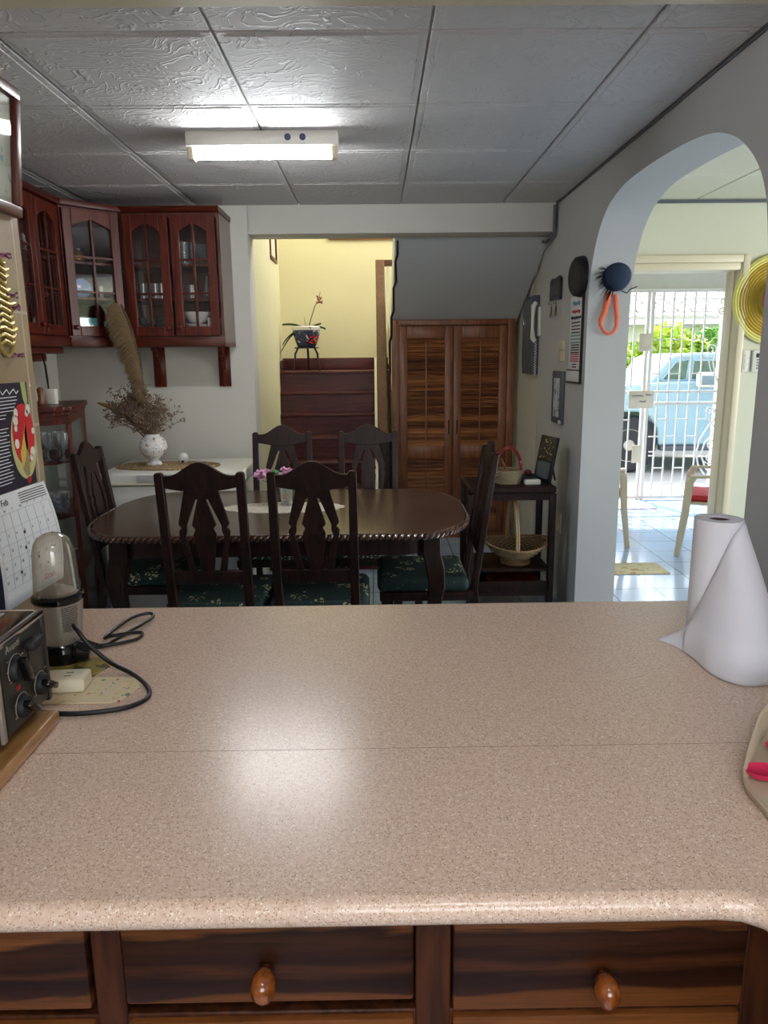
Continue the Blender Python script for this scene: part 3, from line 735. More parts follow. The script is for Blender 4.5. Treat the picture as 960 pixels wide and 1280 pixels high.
for k in range(9):
    a = pi*k/8; q = max(.02, sin(a))
    rs.append([((.032*q*(1+.10*cos(8*2*pi*i/n*1.0)))*cos(2*pi*i/n)*.9, (.028*q)*sin(2*pi*i/n), .033-.033*cos(a)) for i in range(n)])
MB().rings(rs).xf(Matrix.Translation((0,0,.0)) @ Matrix.Rotation(.35, 4, 'Y')).build('shell', M['porc'], t)
MB().ball((.012, -.018, .014), .010, 8, 6).build('dark_centre', M['black'], t)

# ================================================================== RED WALL CABINETS
def arch_rail(w, z0, z1, peak, n=16):
    """top rail of a cathedral door: flat top, cut-out arch below. x in [-w/2,w/2]"""
    bot = []
    for i in range(n+1):
        x = -w/2+w*i/n; a = abs(x)/(w/2)
        bot.append((x, z0+peak*(1-a)**.8 if a > .15 else z0+peak*(1-.15)**.8+(.15-a)*.05))
    return [(-w/2, z1), (w/2, z1)]+bot[::-1]
def glazed_door(parent, cx, z0, z1, w, knob=1, y=0, muntins=(1/3, 2/3)):
    """frame in local xz plane, outer face at y, thickness behind"""
    st_, br = .048, .052
    gx0, gx1, gz0 = cx-w/2+st_, cx+w/2-st_, z0+br
    f = MB(); th = .02
    f.box(cx-w/2, cx-w/2+st_, y, y+th, z0, z1).box(cx+w/2-st_, cx+w/2, y, y+th, z0, z1)
    f.box(gx0, gx1, y, y+th, z0, z0+br)
    f.prism([(cx+a, b) for a, b in arch_rail(gx1-gx0, z1-.092, z1, .044)], 'y', y, y+th)
    d = f.build('door', M['cab'], parent, bevel=.003)
    m = MB(); gh = z1-.045-gz0
    m.box(cx-.007, cx+.007, y+.002, y+.014, gz0, z1-.045)
    for q in muntins:
        zz = gz0+(z1-.06-gz0)*q
        m.box(gx0, gx1, y+.003, y+.014, zz-.006, zz+.006)
    m.build('glazing_bars', M['cabx'], d, bevel=.002)
    MB().box(gx0-.002, gx1+.002, y+.015, y+.018, gz0-.002, z1-.046).build('pane', M['pane'], d)
    kx = cx+knob*(w/2-.024)
    MB().lathe([(.001,-.026),(.008,-.025),(.0125,-.018),(.0115,-.010),(.006,-.005),(.006,0)], (kx, y, z0+.045), 16, 'y').build('knob', M['cab'], d)
    return d
SH = (1.612, 1.806, 1.992)
# -- rear double cabinet
t = thing('wall_cabinet', 'red mahogany wall cabinet on the back wall with two glazed doors', 'cabinet', (-1.1415, 4.68, 0))
c = MB()
c.box(-.2785, -.262, -.325, -.002, 1.56, 2.262).box(.262, .2785, -.325, -.002, 1.56, 2.262)
c.box(-.262, .262, -.325, -.002, 2.24, 2.262).box(-.262, .262, -.325, -.002, 1.575, 1.60).box(-.262, .262, -.012, -.002, 1.6, 2.24)
c.build('carcass', M['cabside'], t)
for z in SH[1:]: MB().box(-.262, .262, -.30, -.012, z-.014, z).build('shelf', M['cab'], t)
MB().box(-.2835, .2835, -.352, -.325, 1.535, 1.588, b=.004).box(-.2785, .2785, -.325, -.002, 1.535, 1.56).build('bottom_rail', M['cabx'], t)
MB().prism([(-.345, 2.262), (-.36, 2.272), (-.375, 2.29), (-.36, 2.292), (-.002, 2.292), (-.002, 2.262)], 'x', -.2835, .2835).build('cornice', M['cabx'], t)
glazed_door(t, -.133, 1.594, 2.252, .250, 1, -.348); glazed_door(t, .130, 1.594, 2.252, .250, -1, -.348)
for bx in (-.27, .20):
    br = MB().prism([(-.002, 1.535), (-.002, 1.295), (-.022, 1.295), (-.022, 1.40), (-.05, 1.45), (-.075, 1.50), (-.09, 1.535)], 'x', bx, bx+.075) if False else None
for bx in (-.235, .168):
    b_ = MB().box(bx, bx+.072, -.022, -.002, 1.295, 1.535, b=.002)
    P = [(-.022, 1.535), (-.022, 1.40), (-.034, 1.415), (-.040, 1.44), (-.058, 1.445), (-.064, 1.475), (-.090, 1.482), (-.098, 1.512), (-.125, 1.518), (-.125, 1.535)]
    b_.prism(P, 'x', bx+.022, bx+.046)
    b_.build('bracket', M['cab'], t, bevel=.002)
# -- corner cabinet: diagonal front between (-1.42,4.345) and (-1.655,4.11)
t = thing('corner_wall_cabinet', 'red mahogany corner wall cabinet with one angled glazed door', 'cabinet', (-1.5385, 4.2285, 0), radians(45))
# local x runs along the front towards the back wall; y into the corner
w_ = .326
P = [(-w_/2, .0), (w_/2, .0), (w_/2+.226, .226-.0), (0, .455), (-w_/2-.221, .221)]
P = [(-w_/2, 0), (w_/2, 0), (.395, .235), (.06, .565), (-.06, .565), (-.395, .235)]
c = MB().prism(P, 'z', 2.24, 2.262).prism(P, 'z', 1.575, 1.60)
c.box(-w_/2, -w_/2+.012, 0, .05, 1.6, 2.24).box(w_/2-.012, w_/2, 0, .05, 1.6, 2.24)
for a, b in ((0, 1),):
    pass
for i in (2, 4):
    (x0, y0), (x1, y1) = P[i], P[i+1]
    d = Vector((x1-x0, y1-y0, 0)).normalized(); nn = Vector((-d.y, d.x, 0))*.01
    c.prism([(x0, y0), (x1, y1), (x1+nn.x, y1+nn.y), (x0+nn.x, y0+nn.y)], 'z', 1.6, 2.24)
c.build('carcass', M['cab'], t)
for z in SH[1:]: MB().prism([(-w_/2+.01, .03), (w_/2-.01, .03), (.37, .235), (.06, .55), (-.06, .55), (-.37, .235)], 'z', z-.014, z).build('shelf', M['cab'], t)
MB().box(-w_/2-.006, w_/2+.006, -.024, .0, 1.535, 1.588, b=.004).prism(P, 'z', 1.535, 1.56).build('bottom_rail', M['cabx'], t)
MB().box(-w_/2-.006, w_/2+.006, -.035, .0, 2.262, 2.292, b=.004).prism(P, 'z', 2.262, 2.292).build('cornice', M['cabx'], t)
glazed_door(t, 0, 1.594, 2.252, .312, -1, -.020)
# -- left cabinet, doors facing +X
t = thing('wall_cabinet', 'red mahogany wall cabinet on the left wall, half hidden by the tiled wall', 'cabinet', (-1.98, 3.80, 0), pi/2)
# local x -> world +Y ; local y -> world -X ; front at y=-.325
c = MB()
c.box(-.52, -.50, -.31, -.002, 1.56, 2.262).box(.29, .305, -.31, -.002, 1.56, 2.262)
c.box(-.50, .29, -.31, -.002, 2.24, 2.262).box(-.50, .29, -.31, -.002, 1.575, 1.60).box(-.50, .29, -.012, -.002, 1.6, 2.24)
c.build('carcass', M['cab'], t)
for z in SH[1:]: MB().box(-.50, .29, -.29, -.012, z-.014, z).build('shelf', M['cab'], t)
MB().box(-.52, .300, -.334, -.31, 1.535, 1.588, b=.004).box(-.52, .300, -.31, -.002, 1.535, 1.56).build('bottom_rail', M['cabx'], t)
MB().box(-.52, .300, -.345, -.002, 2.262, 2.292, b=.004).build('cornice', M['cabx'], t)
glazed_door(t, .137, 1.594, 2.252, .297, -1, -.332); glazed_door(t, -.163, 1.594, 2.252, .297, 1, -.332); glazed_door(t, -.463+.06, 1.594, 2.252, .18, 1, -.332)
MB().prism([(.28, -.30), (.29, -.15), (.29, -.004), (-.4, -.004), (-.4, -.30)], 'z', 1.500, 1.535).prism([(.20, -.24), (.24, -.12), (.24, -.004), (-.4, -.004), (-.4, -.24)], 'z', 1.46, 1.50).build('hood_trim', M['cab'], t, bevel=.01)

# contents of the cabinets
G = M['glassware']
def tumbler(r, h, taper=.85):
    return [(r*taper*.3, 0), (r*taper, .001), (r, h), (r*.93, h), (r*taper*.9, .006), (r*taper*.3, .006)]
def single(name, mb, mat, label, cat, loc, group=None, rz=0):
    o = mb.build(name, mat); o.location = loc; o.rotation_euler = (0, 0, rz)
    return tag(o, label, cat, group)
g0 = single('tumbler', MB().lathe(tumbler(.028, .085), n=18, cap=False), G, 'clear glass tumbler on the middle shelf behind the left glazed door', 'glass', (-1.33, 4.42, SH[1]), 'tumblers on the middle shelf')
for i, x in enumerate((-1.262, -1.225)):
    q = g0.copy(); C.objects.link(q); q.location = (x, 4.42, SH[1])
g1 = single('tall_glass', MB().lathe(tumbler(.024, .125), n=18, cap=False), G, 'tall ribbed drinking glass on the top shelf behind the right glazed door', 'glass', (-1.083, 4.42, SH[2]), 'tall glasses on the top shelf')
for x, y in ((-1.045, 4.46), (-1.075, 4.50)):
    q = g1.copy(); C.objects.link(q); q.location = (x, y, SH[2])
single('dessert_dish', MB().lathe([(.02,0),(.04,.004),(.045,.02),(.043,.02),(.02,.006)], n=18, cap=False), G, 'small clear dessert dish on the top shelf, bottom of the stack', 'dish', (-.985, 4.44, SH[2]))
for k in range(1, 6):
    o = MB().lathe([(.02,0),(.04,.004),(.045,.02),(.043,.02),(.02,.006)], n=18, cap=False).build('dessert_dish', G); o.location = (-.985, 4.44, SH[2]+.018*k)
    tag(o, 'small clear dessert dish in the stack on the top shelf by the right cabinet end', 'dish', 'stacked dessert dishes')
single('cruet_bottle', MB().lathe([(.02,0),(.026,.01),(.024,.05),(.010,.085),(.009,.12),(.013,.125)], n=18), G, 'slim clear glass decanter on the middle shelf, right glazed door', 'bottle', (-.965, 4.42, SH[1]))
single('beaker', MB().lathe(tumbler(.026, .075), n=18, cap=False), G, 'short glass beaker on the middle shelf left of the slim decanter', 'glass', (-1.055, 4.42, SH[1]))
for k in range(5):
    o = MB().lathe([(.03,0),(.06,.006),(.068,.014),(.066,.015),(.03,.004)], n=22, cap=False).build('plate', M['porc']); o.location = (-1.035, 4.43, 1.6+.012*k)
    tag(o, 'white china plate in the stack on the cabinet floor, right glazed door', 'plate', 'stacked white plates')
single('serving_bowl', MB().lathe([(.03,0),(.05,.01),(.075,.05),(.08,.062),(.074,.06),(.045,.014)], n=22, cap=False), M['porc'], 'white serving bowl resting on the stacked white plates', 'bowl', (-1.035, 4.43, 1.668))
for k in range(3):
    o = MB().box(-.035, .035, -.006, .006, 0, .10, b=.003).build('saucer', M['porc']); o.location = (-.955+.018*k, 4.45, 1.6); o.rotation_euler = (0, 0, 1.2)
    tag(o, 'white dish standing on edge at the lower right of the cabinet', 'dish', 'dishes standing on edge')
for i, (x, z) in enumerate(((-1.345, 1.6), (-1.30, 1.6), (-1.215, 1.6))):
    o = MB().lathe([(.018,0),(.020,.003),(.004,.01),(.004,.05),(.022,.07),(.028,.10),(.025,.10),(.018,.07),(.003,.055)], n=16, cap=False).build('wine_glass', G); o.location = (x, 4.42, z)
    tag(o, 'stemmed glass on the cabinet floor behind the left glazed door', 'glass', 'stemmed glasses in the cabinet')
single('brass_teapot', MB().lathe([(.02,0),(.045,.015),(.05,.04),(.035,.065),(.012,.08),(.006,.09)], n=18), M['brass'], 'brass pot on the top shelf of the corner cabinet, left pane', 'pot', (-1.66, 4.30, SH[2]))
single('brass_bowl', MB().lathe([(.02,0),(.04,.01),(.05,.04),(.046,.04),(.02,.015)], n=18, cap=False), M['brass'], 'brass bowl on the top shelf of the corner cabinet, right pane', 'bowl', (-1.56, 4.38, SH[2]))
single('white_jug', MB().lathe([(.02,0),(.03,.02),(.025,.05),(.018,.075),(.022,.09)], n=18), M['porc'], 'white jug behind the brass pot in the corner cabinet', 'jug', (-1.68, 4.38, SH[2]))
single('blue_plate', MB().lathe([(.001,0),(.045,-.003),(.052,-.008),(.045,-.001),(.001,.003)], (0,0,.053), 24, 'y'), plain('blue_china', rgb(110,140,190), .2), 'pale blue plate propped upright in the corner cabinet', 'plate', (-1.64, 4.30, SH[1]), rz=radians(40))
single('white_candle', MB().lathe([(.010,0),(.010,.07),(.002,.072)], n=14), M['porc'], 'white candle on the middle shelf of the corner cabinet', 'candle', (-1.555, 4.37, SH[1]))
single('turquoise_box', MB().box(-.055, .055, -.03, .03, 0, .10, b=.004), plain('turquoise_card', rgb(90,170,180), .5), 'turquoise box on the floor of the corner cabinet', 'box', (-1.64, 4.35, 1.6), rz=radians(42))
single('yellow_tin', MB().box(-.022, .022, -.015, .015, 0, .055, b=.003), plain('yellow_tin', rgb(196,170,90), .4), 'small yellow tin in front of the turquoise box', 'tin', (-1.60, 4.27, 1.6), rz=radians(42))
single('glass_jar', MB().lathe(tumbler(.034, .08), n=18, cap=False), G, 'glass jar right of the yellow tin in the corner cabinet', 'jar', (-1.52, 4.36, 1.6))
for i, (y, z, s_) in enumerate(((3.86, SH[2], 1.1), (3.96, SH[2], .8), (3.90, 1.6, 1.0))):
    mb = MB().lathe([(.02,0),(.022,.006),(.012,.02),(.018,.045),(.010,.06),(.012,.072),(.002,.085)], n=14)
    mb.xf(Matrix.Scale(s_, 4))
    single('figurine', mb, M['porc'], ('large white figurine on the top shelf of the left cabinet', 'small white figurine on the top shelf of the left cabinet', 'white figurine on the floor of the left cabinet')[i], 'figurine', (-1.74, y, z))

# ================================================================== CURIO CABINET (left, behind the chair)
t = thing('curio_cabinet', 'glass curio cabinet with a bowed front and mahogany frame behind the chair', 'cabinet', (-1.71, 3.76, 0), radians(14))
Wc, Dc = .18, .31     # half sizes
def bow(hw, yf, ym, n=12):
    P = [(hw, ym)]
    for i in range(n+1):
        a = i/n; x = hw-.0-2*hw*a
        q = min(a, 1-a)
        P.append((x*.98, yf+(.045 if q < .10 else 0)-.03*sin(pi*a)))
    P.append((-hw, ym)); return P
def slab(z0, z1, grow=0):
    P = bow(Wc+grow, -Dc+.03-grow, -Dc+.10)+[(-Wc-grow, Dc), (Wc+grow, Dc)]
    return MB().prism(P, 'z', z0, z1)
slab(1.225, 1.25, .018).build('top', M['cabx'], t, bevel=.004)
slab(1.205, 1.225, .006).build('top_moulding', M['cabx'], t, bevel=.003)
fz = MB().prism(bow(Wc, -Dc+.03, -Dc+.10)+[(-Wc, -Dc+.12), (Wc, -Dc+.12)], 'z', 1.165, 1.205)
fz.box(Wc-.015, Wc, -Dc+.10, Dc, 1.165, 1.205).box(-Wc, -Wc+.015, -Dc+.10, Dc, 1.165, 1.205).build('frieze', M['cabx'], t)
for sx in (-1, 1):
    for y in (-Dc+.095, Dc-.02):
        MB().box(sx*Wc-.0-(.024 if sx > 0 else 0), sx*Wc+(.024 if sx < 0 else 0), y, y+.022, .09, 1.165, b=.003).build('corner_post', M['cab'], t)
slab(0, .09, 0).build('plinth', M['cab'], t, bevel=.004)
for z in (.40, .715, .985): 
    s_ = slab(z-.010, z, -.012).build('shelf', M['cabx'], t)
sg = MB(); P = bow(Wc-.006, -Dc+.036, -Dc+.10)
sg.rings([[(x, y, .09) for x, y in P], [(x, y, 1.165) for x, y in P]], closed=False)
sg.build('bowed_glass', M['pane'], t)
MB().box(Wc-.008, Wc-.005, -Dc+.12, Dc-.02, .09, 1.165).build('side_glass', M['pane'], t)
MB().box(-Wc+.005, Wc-.005, Dc-.006, Dc-.002, .09, 1.2).build('mirror_back', plain('grey_mirror', rgb(150,156,150), .25, metal=.5, noise=.2), t)
cm = Matrix.Translation((-1.71, 3.76, 0)) @ Matrix.Rotation(radians(14), 4, 'Z')
def cpos(x, y, z): v = cm @ Vector((x, y, z)); return (v.x, v.y, v.z)
proto = None
for z, rows in ((.985, ((.15,-.22),(.08,-.22),(.01,-.22),(-.06,-.22),(.12,-.14),(.05,-.14))), (.40, ((.14,-.2),(.06,-.2)))):
    for x, y in rows:
        if proto is None:
            proto = MB().lathe([(.022,0),(.025,.003),(.004,.012),(.004,.045),(.020,.06),(.028,.10),(.030,.135),(.028,.135),(.018,.065),(.003,.05)], n=18, cap=False).build('goblet', G); q = proto
        else: q = proto.copy(); C.objects.link(q)
        q.location = cpos(x-.015, y, z+.0005)
        tag(q, 'cut glass goblet on the upper shelf of the curio cabinet' if z > .9 else 'cut glass goblet on the lowest shelf of the curio cabinet', 'glass', 'goblets on the upper curio shelf' if z > .9 else 'goblets on the lowest curio shelf')
proto = None
for x, y, k in ((.11,-.2,0),(.11,-.2,1),(.11,-.2,2),(.0,-.2,0),(.0,-.2,1),(.0,-.2,2)):
    o = MB().lathe([(.025,0),(.03,.004),(.045,.03),(.052,.055),(.050,.055),(.042,.03),(.02,.006)], n=20, cap=False).build('glass_bowl', G)
    o.location = cpos(x-.02, y, .7155+.028*k)
    tag(o, 'clear glass bowl in the stacks on the middle shelf of the curio cabinet', 'bowl', 'stacked glass bowls')
single('figurine_bottle', MB().lathe([(.030,0),(.030,.01),(.024,.03),(.027,.07),(.020,.10),(.012,.115),(.018,.13),(.012,.15),(.004,.16)], n=16), plain('dark_carving', rgb(44,34,34), .4), 'dark carved ornament with a pale base on top of the curio cabinet', 'ornament', cpos(-.02, -.06, 1.2505))
single('wooden_pepper_mill', MB().lathe([(.016,0),(.018,.004),(.012,.03),(.013,.055),(.016,.075),(.008,.085)], n=16), M['closetf'], 'small turned wooden pot on top of the curio cabinet', 'pot', cpos(.03, -.06, 1.2505))
single('white_card_box', MB().box(-.024, .024, -.02, .02, 0, .075, b=.002), M['plast'], 'small white box on top of the curio cabinet', 'box', cpos(.075, -.02, 1.2505))
o = MB().tube([(-1.745, 3.95, 1.535), (-1.735, 3.93, 1.49), (-1.712, 3.90, 1.44), (-1.700, 3.88, 1.38), (-1.688, 3.86, 1.30), (-1.684, 3.85, 1.2530)], [.002,.0022,.0055,.006,.0025,.0022], 6).build('cabinet_light_cord', M['rubber'])
tag(o, 'thin black cord with a switch hanging below the left red cabinet', 'cord')

# ================================================================== STAIR AREA
t = thing('louvred_closet', 'two-door louvred wooden closet built under the sloping stair soffit', 'closet', (.612, 5.87, 0))
f = MB().box(-.482, -.425, -.01, .03, 0, 1.742, b=.002).box(.425, .482, -.01, .03, 0, 1.742, b=.002).box(-.425, .425, -.01, .03, 1.70, 1.742, b=.002).box(-.425, .425, .0, .03, 0, .05)
f.build('frame', M['closetf'], t)
MB().box(-.425, .425, .035, .05, .0, 1.70).build('inner_panel', M['carc'], t)
for s_, x0 in ((-1, -.423), (1, .003)):
    x1 = x0+.42
    d = MB().box(x0, x0+.062, 0, .025, .055, 1.695, b=.002).box(x1-.062, x1, 0, .025, .055, 1.695, b=.002)
    d.box(x0+.062, x1-.062, 0, .025, 1.60, 1.695, b=.002).box(x0+.062, x1-.062, 0, .025, .66, .76, b=.002).box(x0+.062, x1-.062, 0, .025, .055, .16, b=.002)
    dd = d.build('door', M['closetf'], t)
    for (a, b_) in ((.76, 1.60), (.16, .66)):
        m = MB(); nz = round((b_-a)/.034)
        for k in range(nz):
            z = a+(k+.5)*(b_-a)/nz
            m.prism([(.003, z-.016), (.007, z-.018), (.026, z+.010), (.022, z+.014)], 'x', x0+.06, x1-.06)
        m.build('louvre_panel', M['closet'], dd)
        MB().box((x0+x1)/2-.005, (x0+x1)/2+.005, -.007, .001, a+.03, b_-.03).build('tilt_rod', M['closetf'], dd)
    hx_ = x1-.030 if s_ < 0 else x0+.030
    MB().tube([(hx_, -.002, .965), (hx_, -.022, .945), (hx_, -.022, .875), (hx_, -.002, .855)], .005, 8).build('handle', M['darkframe'], dd)
# handrail of the stairs
t = thing('stair_handrail', 'wooden stair handrail board descending beside the burgundy steps', 'handrail', (.05, 5.0, 0))
hr = MB().prism([(.0, .935), (.06, .905), (1.54, 2.195), (1.54, 2.262), (1.46, 2.262)], 'x', -.038, .036)
hr.build('rail', M['rail'], t, bevel=.006)
MB().box(-.038, .12, 1.47, 1.54, 2.215, 2.262, b=.004).build('top_return', M['rail'], t)
MB().box(-.03, .04, -.03, .04, .0, .92, b=.005).build('newel_post', M['darkchair'], t)
MB().box(.060, .070, 1.49, 1.50, 1.40, 2.22).build('baluster', M['white'], t)
for k in range(1, 7):
    y = .21*k+.02; zt = .92+.872*(y)-.02
    MB().cyl((.028, y, .15+.76*y-.02), (.028, y, zt), .006, n=8).build('baluster', M['grille'], t)
cb = MB(); P = []
for x, y, z in ((.150,4.90,2.19),(.150,4.90,2.10),(.137,4.93,2.06),(.142,4.95,1.94),(.125,4.97,1.90),(.125,5.0,1.76),(.110,5.02,1.72),(.110,5.03,1.60),(.098,5.05,1.56),(.10,5.06,1.35)): P.append((x, y, z))
t2 = cb.tube(P, .008, 8).build('black_cable', M['rubber'])
tag(t2, 'crooked black cable hanging down beside the stair handrail', 'cable')
# plant stand and orchid
t = thing('plant_stand', 'small black metal plant stand with curved legs on the stair landing', 'plant stand', (-.615, 6.78, 1.347))
MB().lathe([(.10,.197),(.112,.199),(.112,.206),(.10,.208)], n=24).build('top_ring', M['darkframe'], t)
for k in range(3):
    a = radians(200+120*k+10); c_, s_ = cos(a), sin(a)
    P = [(c_*.085, s_*.085, .20), (c_*.115, s_*.115, .15), (c_*.12, s_*.12, .08), (c_*.135, s_*.135, .0)]
    MB().tube(P, [.009,.010,.009,.008], 8).build('leg', M['darkframe'], t)
t = thing('orchid_pot', 'potted orchid in a dark blue and white patterned pot with red flowers', 'potted plant', (-.615, 6.78, 1.347+.2085))
MB().lathe([(.075,0),(.082,.004),(.10,.05),(.118,.11),(.122,.15),(.115,.155),(.11,.12)], n=28, cap=False).build('pot', spots('blue_white_china', rgb(44,58,84), ((rgb(210,210,216), .25), (rgb(90,110,130), .22), (rgb(170,40,50), .14)), 16, rough=.25), t)
MB().lathe([(.116,.142),(.124,.148),(.128,.172),(.122,.182),(.112,.182),(.11,.15)], n=28, cap=False).build('pot_rim', M['porc'], t)
MB().lathe([(.001,.165),(.112,.168)], n=20).build('potting_bark', M['bark'], t)
lv = plain('orchid_leaf', rgb(74,96,54), .5, noise=.2)
def leaf(mb, p0, p1, p2, w_):
    p0, p1, p2 = Vector(p0), Vector(p1), Vector(p2); L1, R1 = [], []
    for k in range(9):
        f_ = k/8; q = p0.lerp(p1, f_).lerp(p1.lerp(p2, f_), f_); d = (p2-p0).normalized(); s2 = d.cross(Vector((0,0,1))).normalized()
        ww = 1.3*w_*sin(pi*(.12+.88*f_))**.7 if f_ < 1 else .001
        L1.append(q+s2*ww); R1.append(q-s2*ww)
    for off in (0,):
        vs = [mb.bm.verts.new(v) for v in L1]; vr = [mb.bm.verts.new(v-Vector((0,0,.0))) for v in R1]; vc = [mb.bm.verts.new((a+b)/2-Vector((0,0,w_*.8))) for a, b in zip(L1, R1)]
        for k in range(8):
            mb.bm.faces.new((vs[k], vs[k+1], vc[k+1], vc[k])); mb.bm.faces.new((vc[k], vc[k+1], vr[k+1], vr[k]))
for (a, b_) in (((-.10,.0,.22), (-.21,-.02,.205)), ((-.14,.02,.16), (-.215,-.02,.03)), ((-.12,-.04,.17), (-.225,-.05,-.03)), ((.10,.01,.205), (.175,-.01,.165)), ((.08,.02,.20), (.13,.05,.215)), ((.03,-.06,.20), (.05,-.13,.17))):
    mb = MB(); leaf(mb, (0,0,.168), a, b_, .020); mb.build('leaf', lv, t)
MB().tube([(.02,0,.165), (.05,0,.26), (.085,0,.36), (.115,0,.40), (.135,0,.48)], [.005,.0045,.004,.003,.002], 6).build('flower_stem', plain('dark_stem', rgb(70,60,44), .6), t)
MB().tube([(-.0,0,.165), (-.01,.01,.22), (-.018,.01,.27)], [.003,.0025,.001], 5).build('side_shoot', lv, t)
mb = MB()
for c_, sd in (((.125,-.01,.41), 1), ((.135,-.01,.385), 2), ((.115,-.015,.38), 3), ((.12,-.01,.43), 4)): flower(mb, c_, .028, 6, sd)
mb.build('blossom', plain('dusty_red_petal', rgb(150,70,76), .6), t, smooth=False, recalc=False)
mb = MB()
for c_, sd in (((.08,-.115,.05), 8), ((.06,-.12,.03), 9), ((.075,-.118,.08), 10)): flower(mb, c_, .035, 7, sd)
mb.build('red_flower', plain('red_petal', rgb(180,30,46), .6), t, smooth=False, recalc=False)
# frames in the stairwell
t = thing('picture_frame', 'long wooden picture frame high on the cream wall above the landing', 'picture', (-.11, 7.197, 2.53))
MB().box(-.31, .31, -.02, 0, 0, .03, b=.004).box(-.31, .31, -.02, 0, .42, .45, b=.004).box(-.31, -.28, -.02, 0, .03, .42, b=.004).box(.28, .31, -.02, 0, .03, .42, b=.004).build('frame', M['closetf'], t)
MB().box(-.28, .28, -.006, 0, .03, .42).build('picture_sheet', spots('faded_print', rgb(200,196,170), ((rgb(130,150,120), .3), (rgb(160,140,110), .3)), 8), t)
t = thing('picture_frame', 'small dark wooden frame high on the left wall of the stairs', 'picture', (-.772, 5.85, 2.19))
MB().box(0, .018, -.18, .18, -.01, .02, b=.003).box(0, .018, -.18, .18, .40, .43, b=.003).box(0, .018, -.18, -.15, .02, .40, b=.003).box(0, .018, .15, .18, .02, .40, b=.003).build('frame', M['cab'], t)
MB().box(.002, .006, -.15, .15, .02, .40).build('picture_sheet', spots('small_print', rgb(210,206,190), ((rgb(120,130,140), .3),), 8), t)

# ================================================================== RIGHT WALL
X_ = 1.1095
t = thing('round_hat', 'flat round black hat hanging on the right wall above the printed banner', 'hat', (X_-.003, 4.06, 1.872), rot=(0, 0, radians(8)))
MB().lathe([(.001,-.044),(.06,-.046),(.092,-.043),(.100,-.036),(.103,-.02),(.103,-.006),(.098,0),(.001,0)], n=36, axis='x').build('crown', M['black'], t)
MB().lathe([(.104,-.016),(.106,-.012),(.106,-.003),(.104,0)], n=36, axis='x', cap=False).build('hat_band', M['darkframe'], t)
t = thing('key_holder', 'small dark key plaque with hooks on the right wall', 'key holder', (X_, 4.62, 1.85))
MB().prism([(-.13,-.06),(.13,-.06),(.13,.06),(.11,.068),(.09,.075),(.0,.068),(-.09,.078),(-.13,.06)], 'x', -.016, 0).build('plaque', M['darkframe'], t, bevel=.003)
for y in (-.08, -.03, .03, .08): MB().box(-.018, -.0155, y-.012, y+.012, -.03, .035).build('relief', plain('dull_grey', rgb(90,92,100), .4), t)
for y in (-.09, -.03, .03, .09): MB().tube([(-.012, y, -.055), (-.028, y, -.065), (-.030, y, -.078), (-.022, y, -.082)], .0025, 6).build('hook', M['chrome'], t)
for i, y in enumerate((4.53, 4.65)):
    t = thing('key_ring', ('bunch of keys on the hook nearer the round hat', 'bunch of keys on the hook farther from the round hat')[i], 'keys', (X_-.026, y, 1.770))
    MB().tube([(0, .012*cos(a), -.012+.012*sin(a)) for a in [2*pi*k/14 for k in range(15)]], .0018, 5).build('ring', M['chrome'], t)
    for q in (-1, 0, 1):
        k_ = MB().prism([(-.008, 0), (.008, 0), (.009, -.016), (.003, -.022), (.003, -.055), (-.003, -.06), (-.003, -.022), (-.009, -.016)], 'x', -.0012, .0012)
        k_.xf(Matrix.Translation((0, .004*q, -.022)) @ Matrix.Rotation(q*.4, 4, 'X')); k_.build('key', M['darkframe'] if q else M['brass'], t)
# banner
t = thing('wall_banner', 'white printed banner with lines of writing hanging below the round hat', 'banner', (X_, 4.14, 1.32))
MB().box(-.006, -.002, -.125, .125, .065, .46, b=.001).build('sheet', M['paper'], t)
MB().box(-.012, -.0, -.135, .135, .0, .062, b=.002).build('bottom_tray', M['paper'], t)
MB().box(-.014, -.0, -.14, .14, -.008, .0).box(-.014, 0, -.14, -.133, 0, .46).box(-.014, 0, -.14, .14, .06, .066).build('dark_edge', M['darkframe'], t)
tx = {'k': MB(), 'r': MB(), 't': MB()}
rb = random.Random(2)
def script(mb, y0, y1, z, h):
    P = []; n = int((y1-y0)/.008)
    for i in range(n+1): P.append((-.0068, y1-(y1-y0)*i/n, z+h*(.5+.5*sin(i*1.9)*rb.uniform(.5,1))))
    mb.tube(P, .0028, 4, flat=.8)
script(tx['t'], -.07, .07, .405, .03); script(tx['r'], -.08, .08, .365, .026); script(tx['k'], -.10, .10, .333, .022)
def lines(mb, z0, z1, n, hw):
    for i in range(n):
        z = z0+(z1-z0)*i/max(1, n-1); y = -hw
        while y < hw:
            l = rb.uniform(.012, .035); mb.box(-.0072, -.0060, y, min(hw, y+l), z, z+.0075); y += l+.006
lines(tx['k'], .262, .315, 4, .085); lines(tx['t'], .208, .245, 3, .095); lines(tx['k'], .155, .195, 4, .085); lines(tx['r'], .108, .145, 4, .085); lines(tx['k'], .076, .09, 2, .04)
for k, c_ in (('k', rgb(50,52,64)), ('r', rgb(190,70,84)), ('t', rgb(96,146,158))): tx[k].build('printing', plain('print_'+k, c_, .7), t, smooth=False)
t = thing('switch_plate', 'cream double switch plate between the keys and the grey framed print', 'switch', (X_, 4.43, 1.49))
MB().box(-.008, 0, -.06, .06, -.06, .0-.002, b=.003).box(-.008, 0, -.06, .06, .002, .06, b=.003).build('plate', M['frame_cream'], t)
for z in (-.031, .031): MB().box(-.011, -.007, -.02, .02, z-.014, z+.014, b=.002).build('rocker', M['frame_cream'], t)
t = thing('framed_print', 'narrow grey frame holding a floral print, low beside the banner', 'picture', (X_, 4.465, 1.215))
MB().box(-.018, 0, -.125, .125, -.155, .155, b=.004).build('frame', M['greyblue'], t)
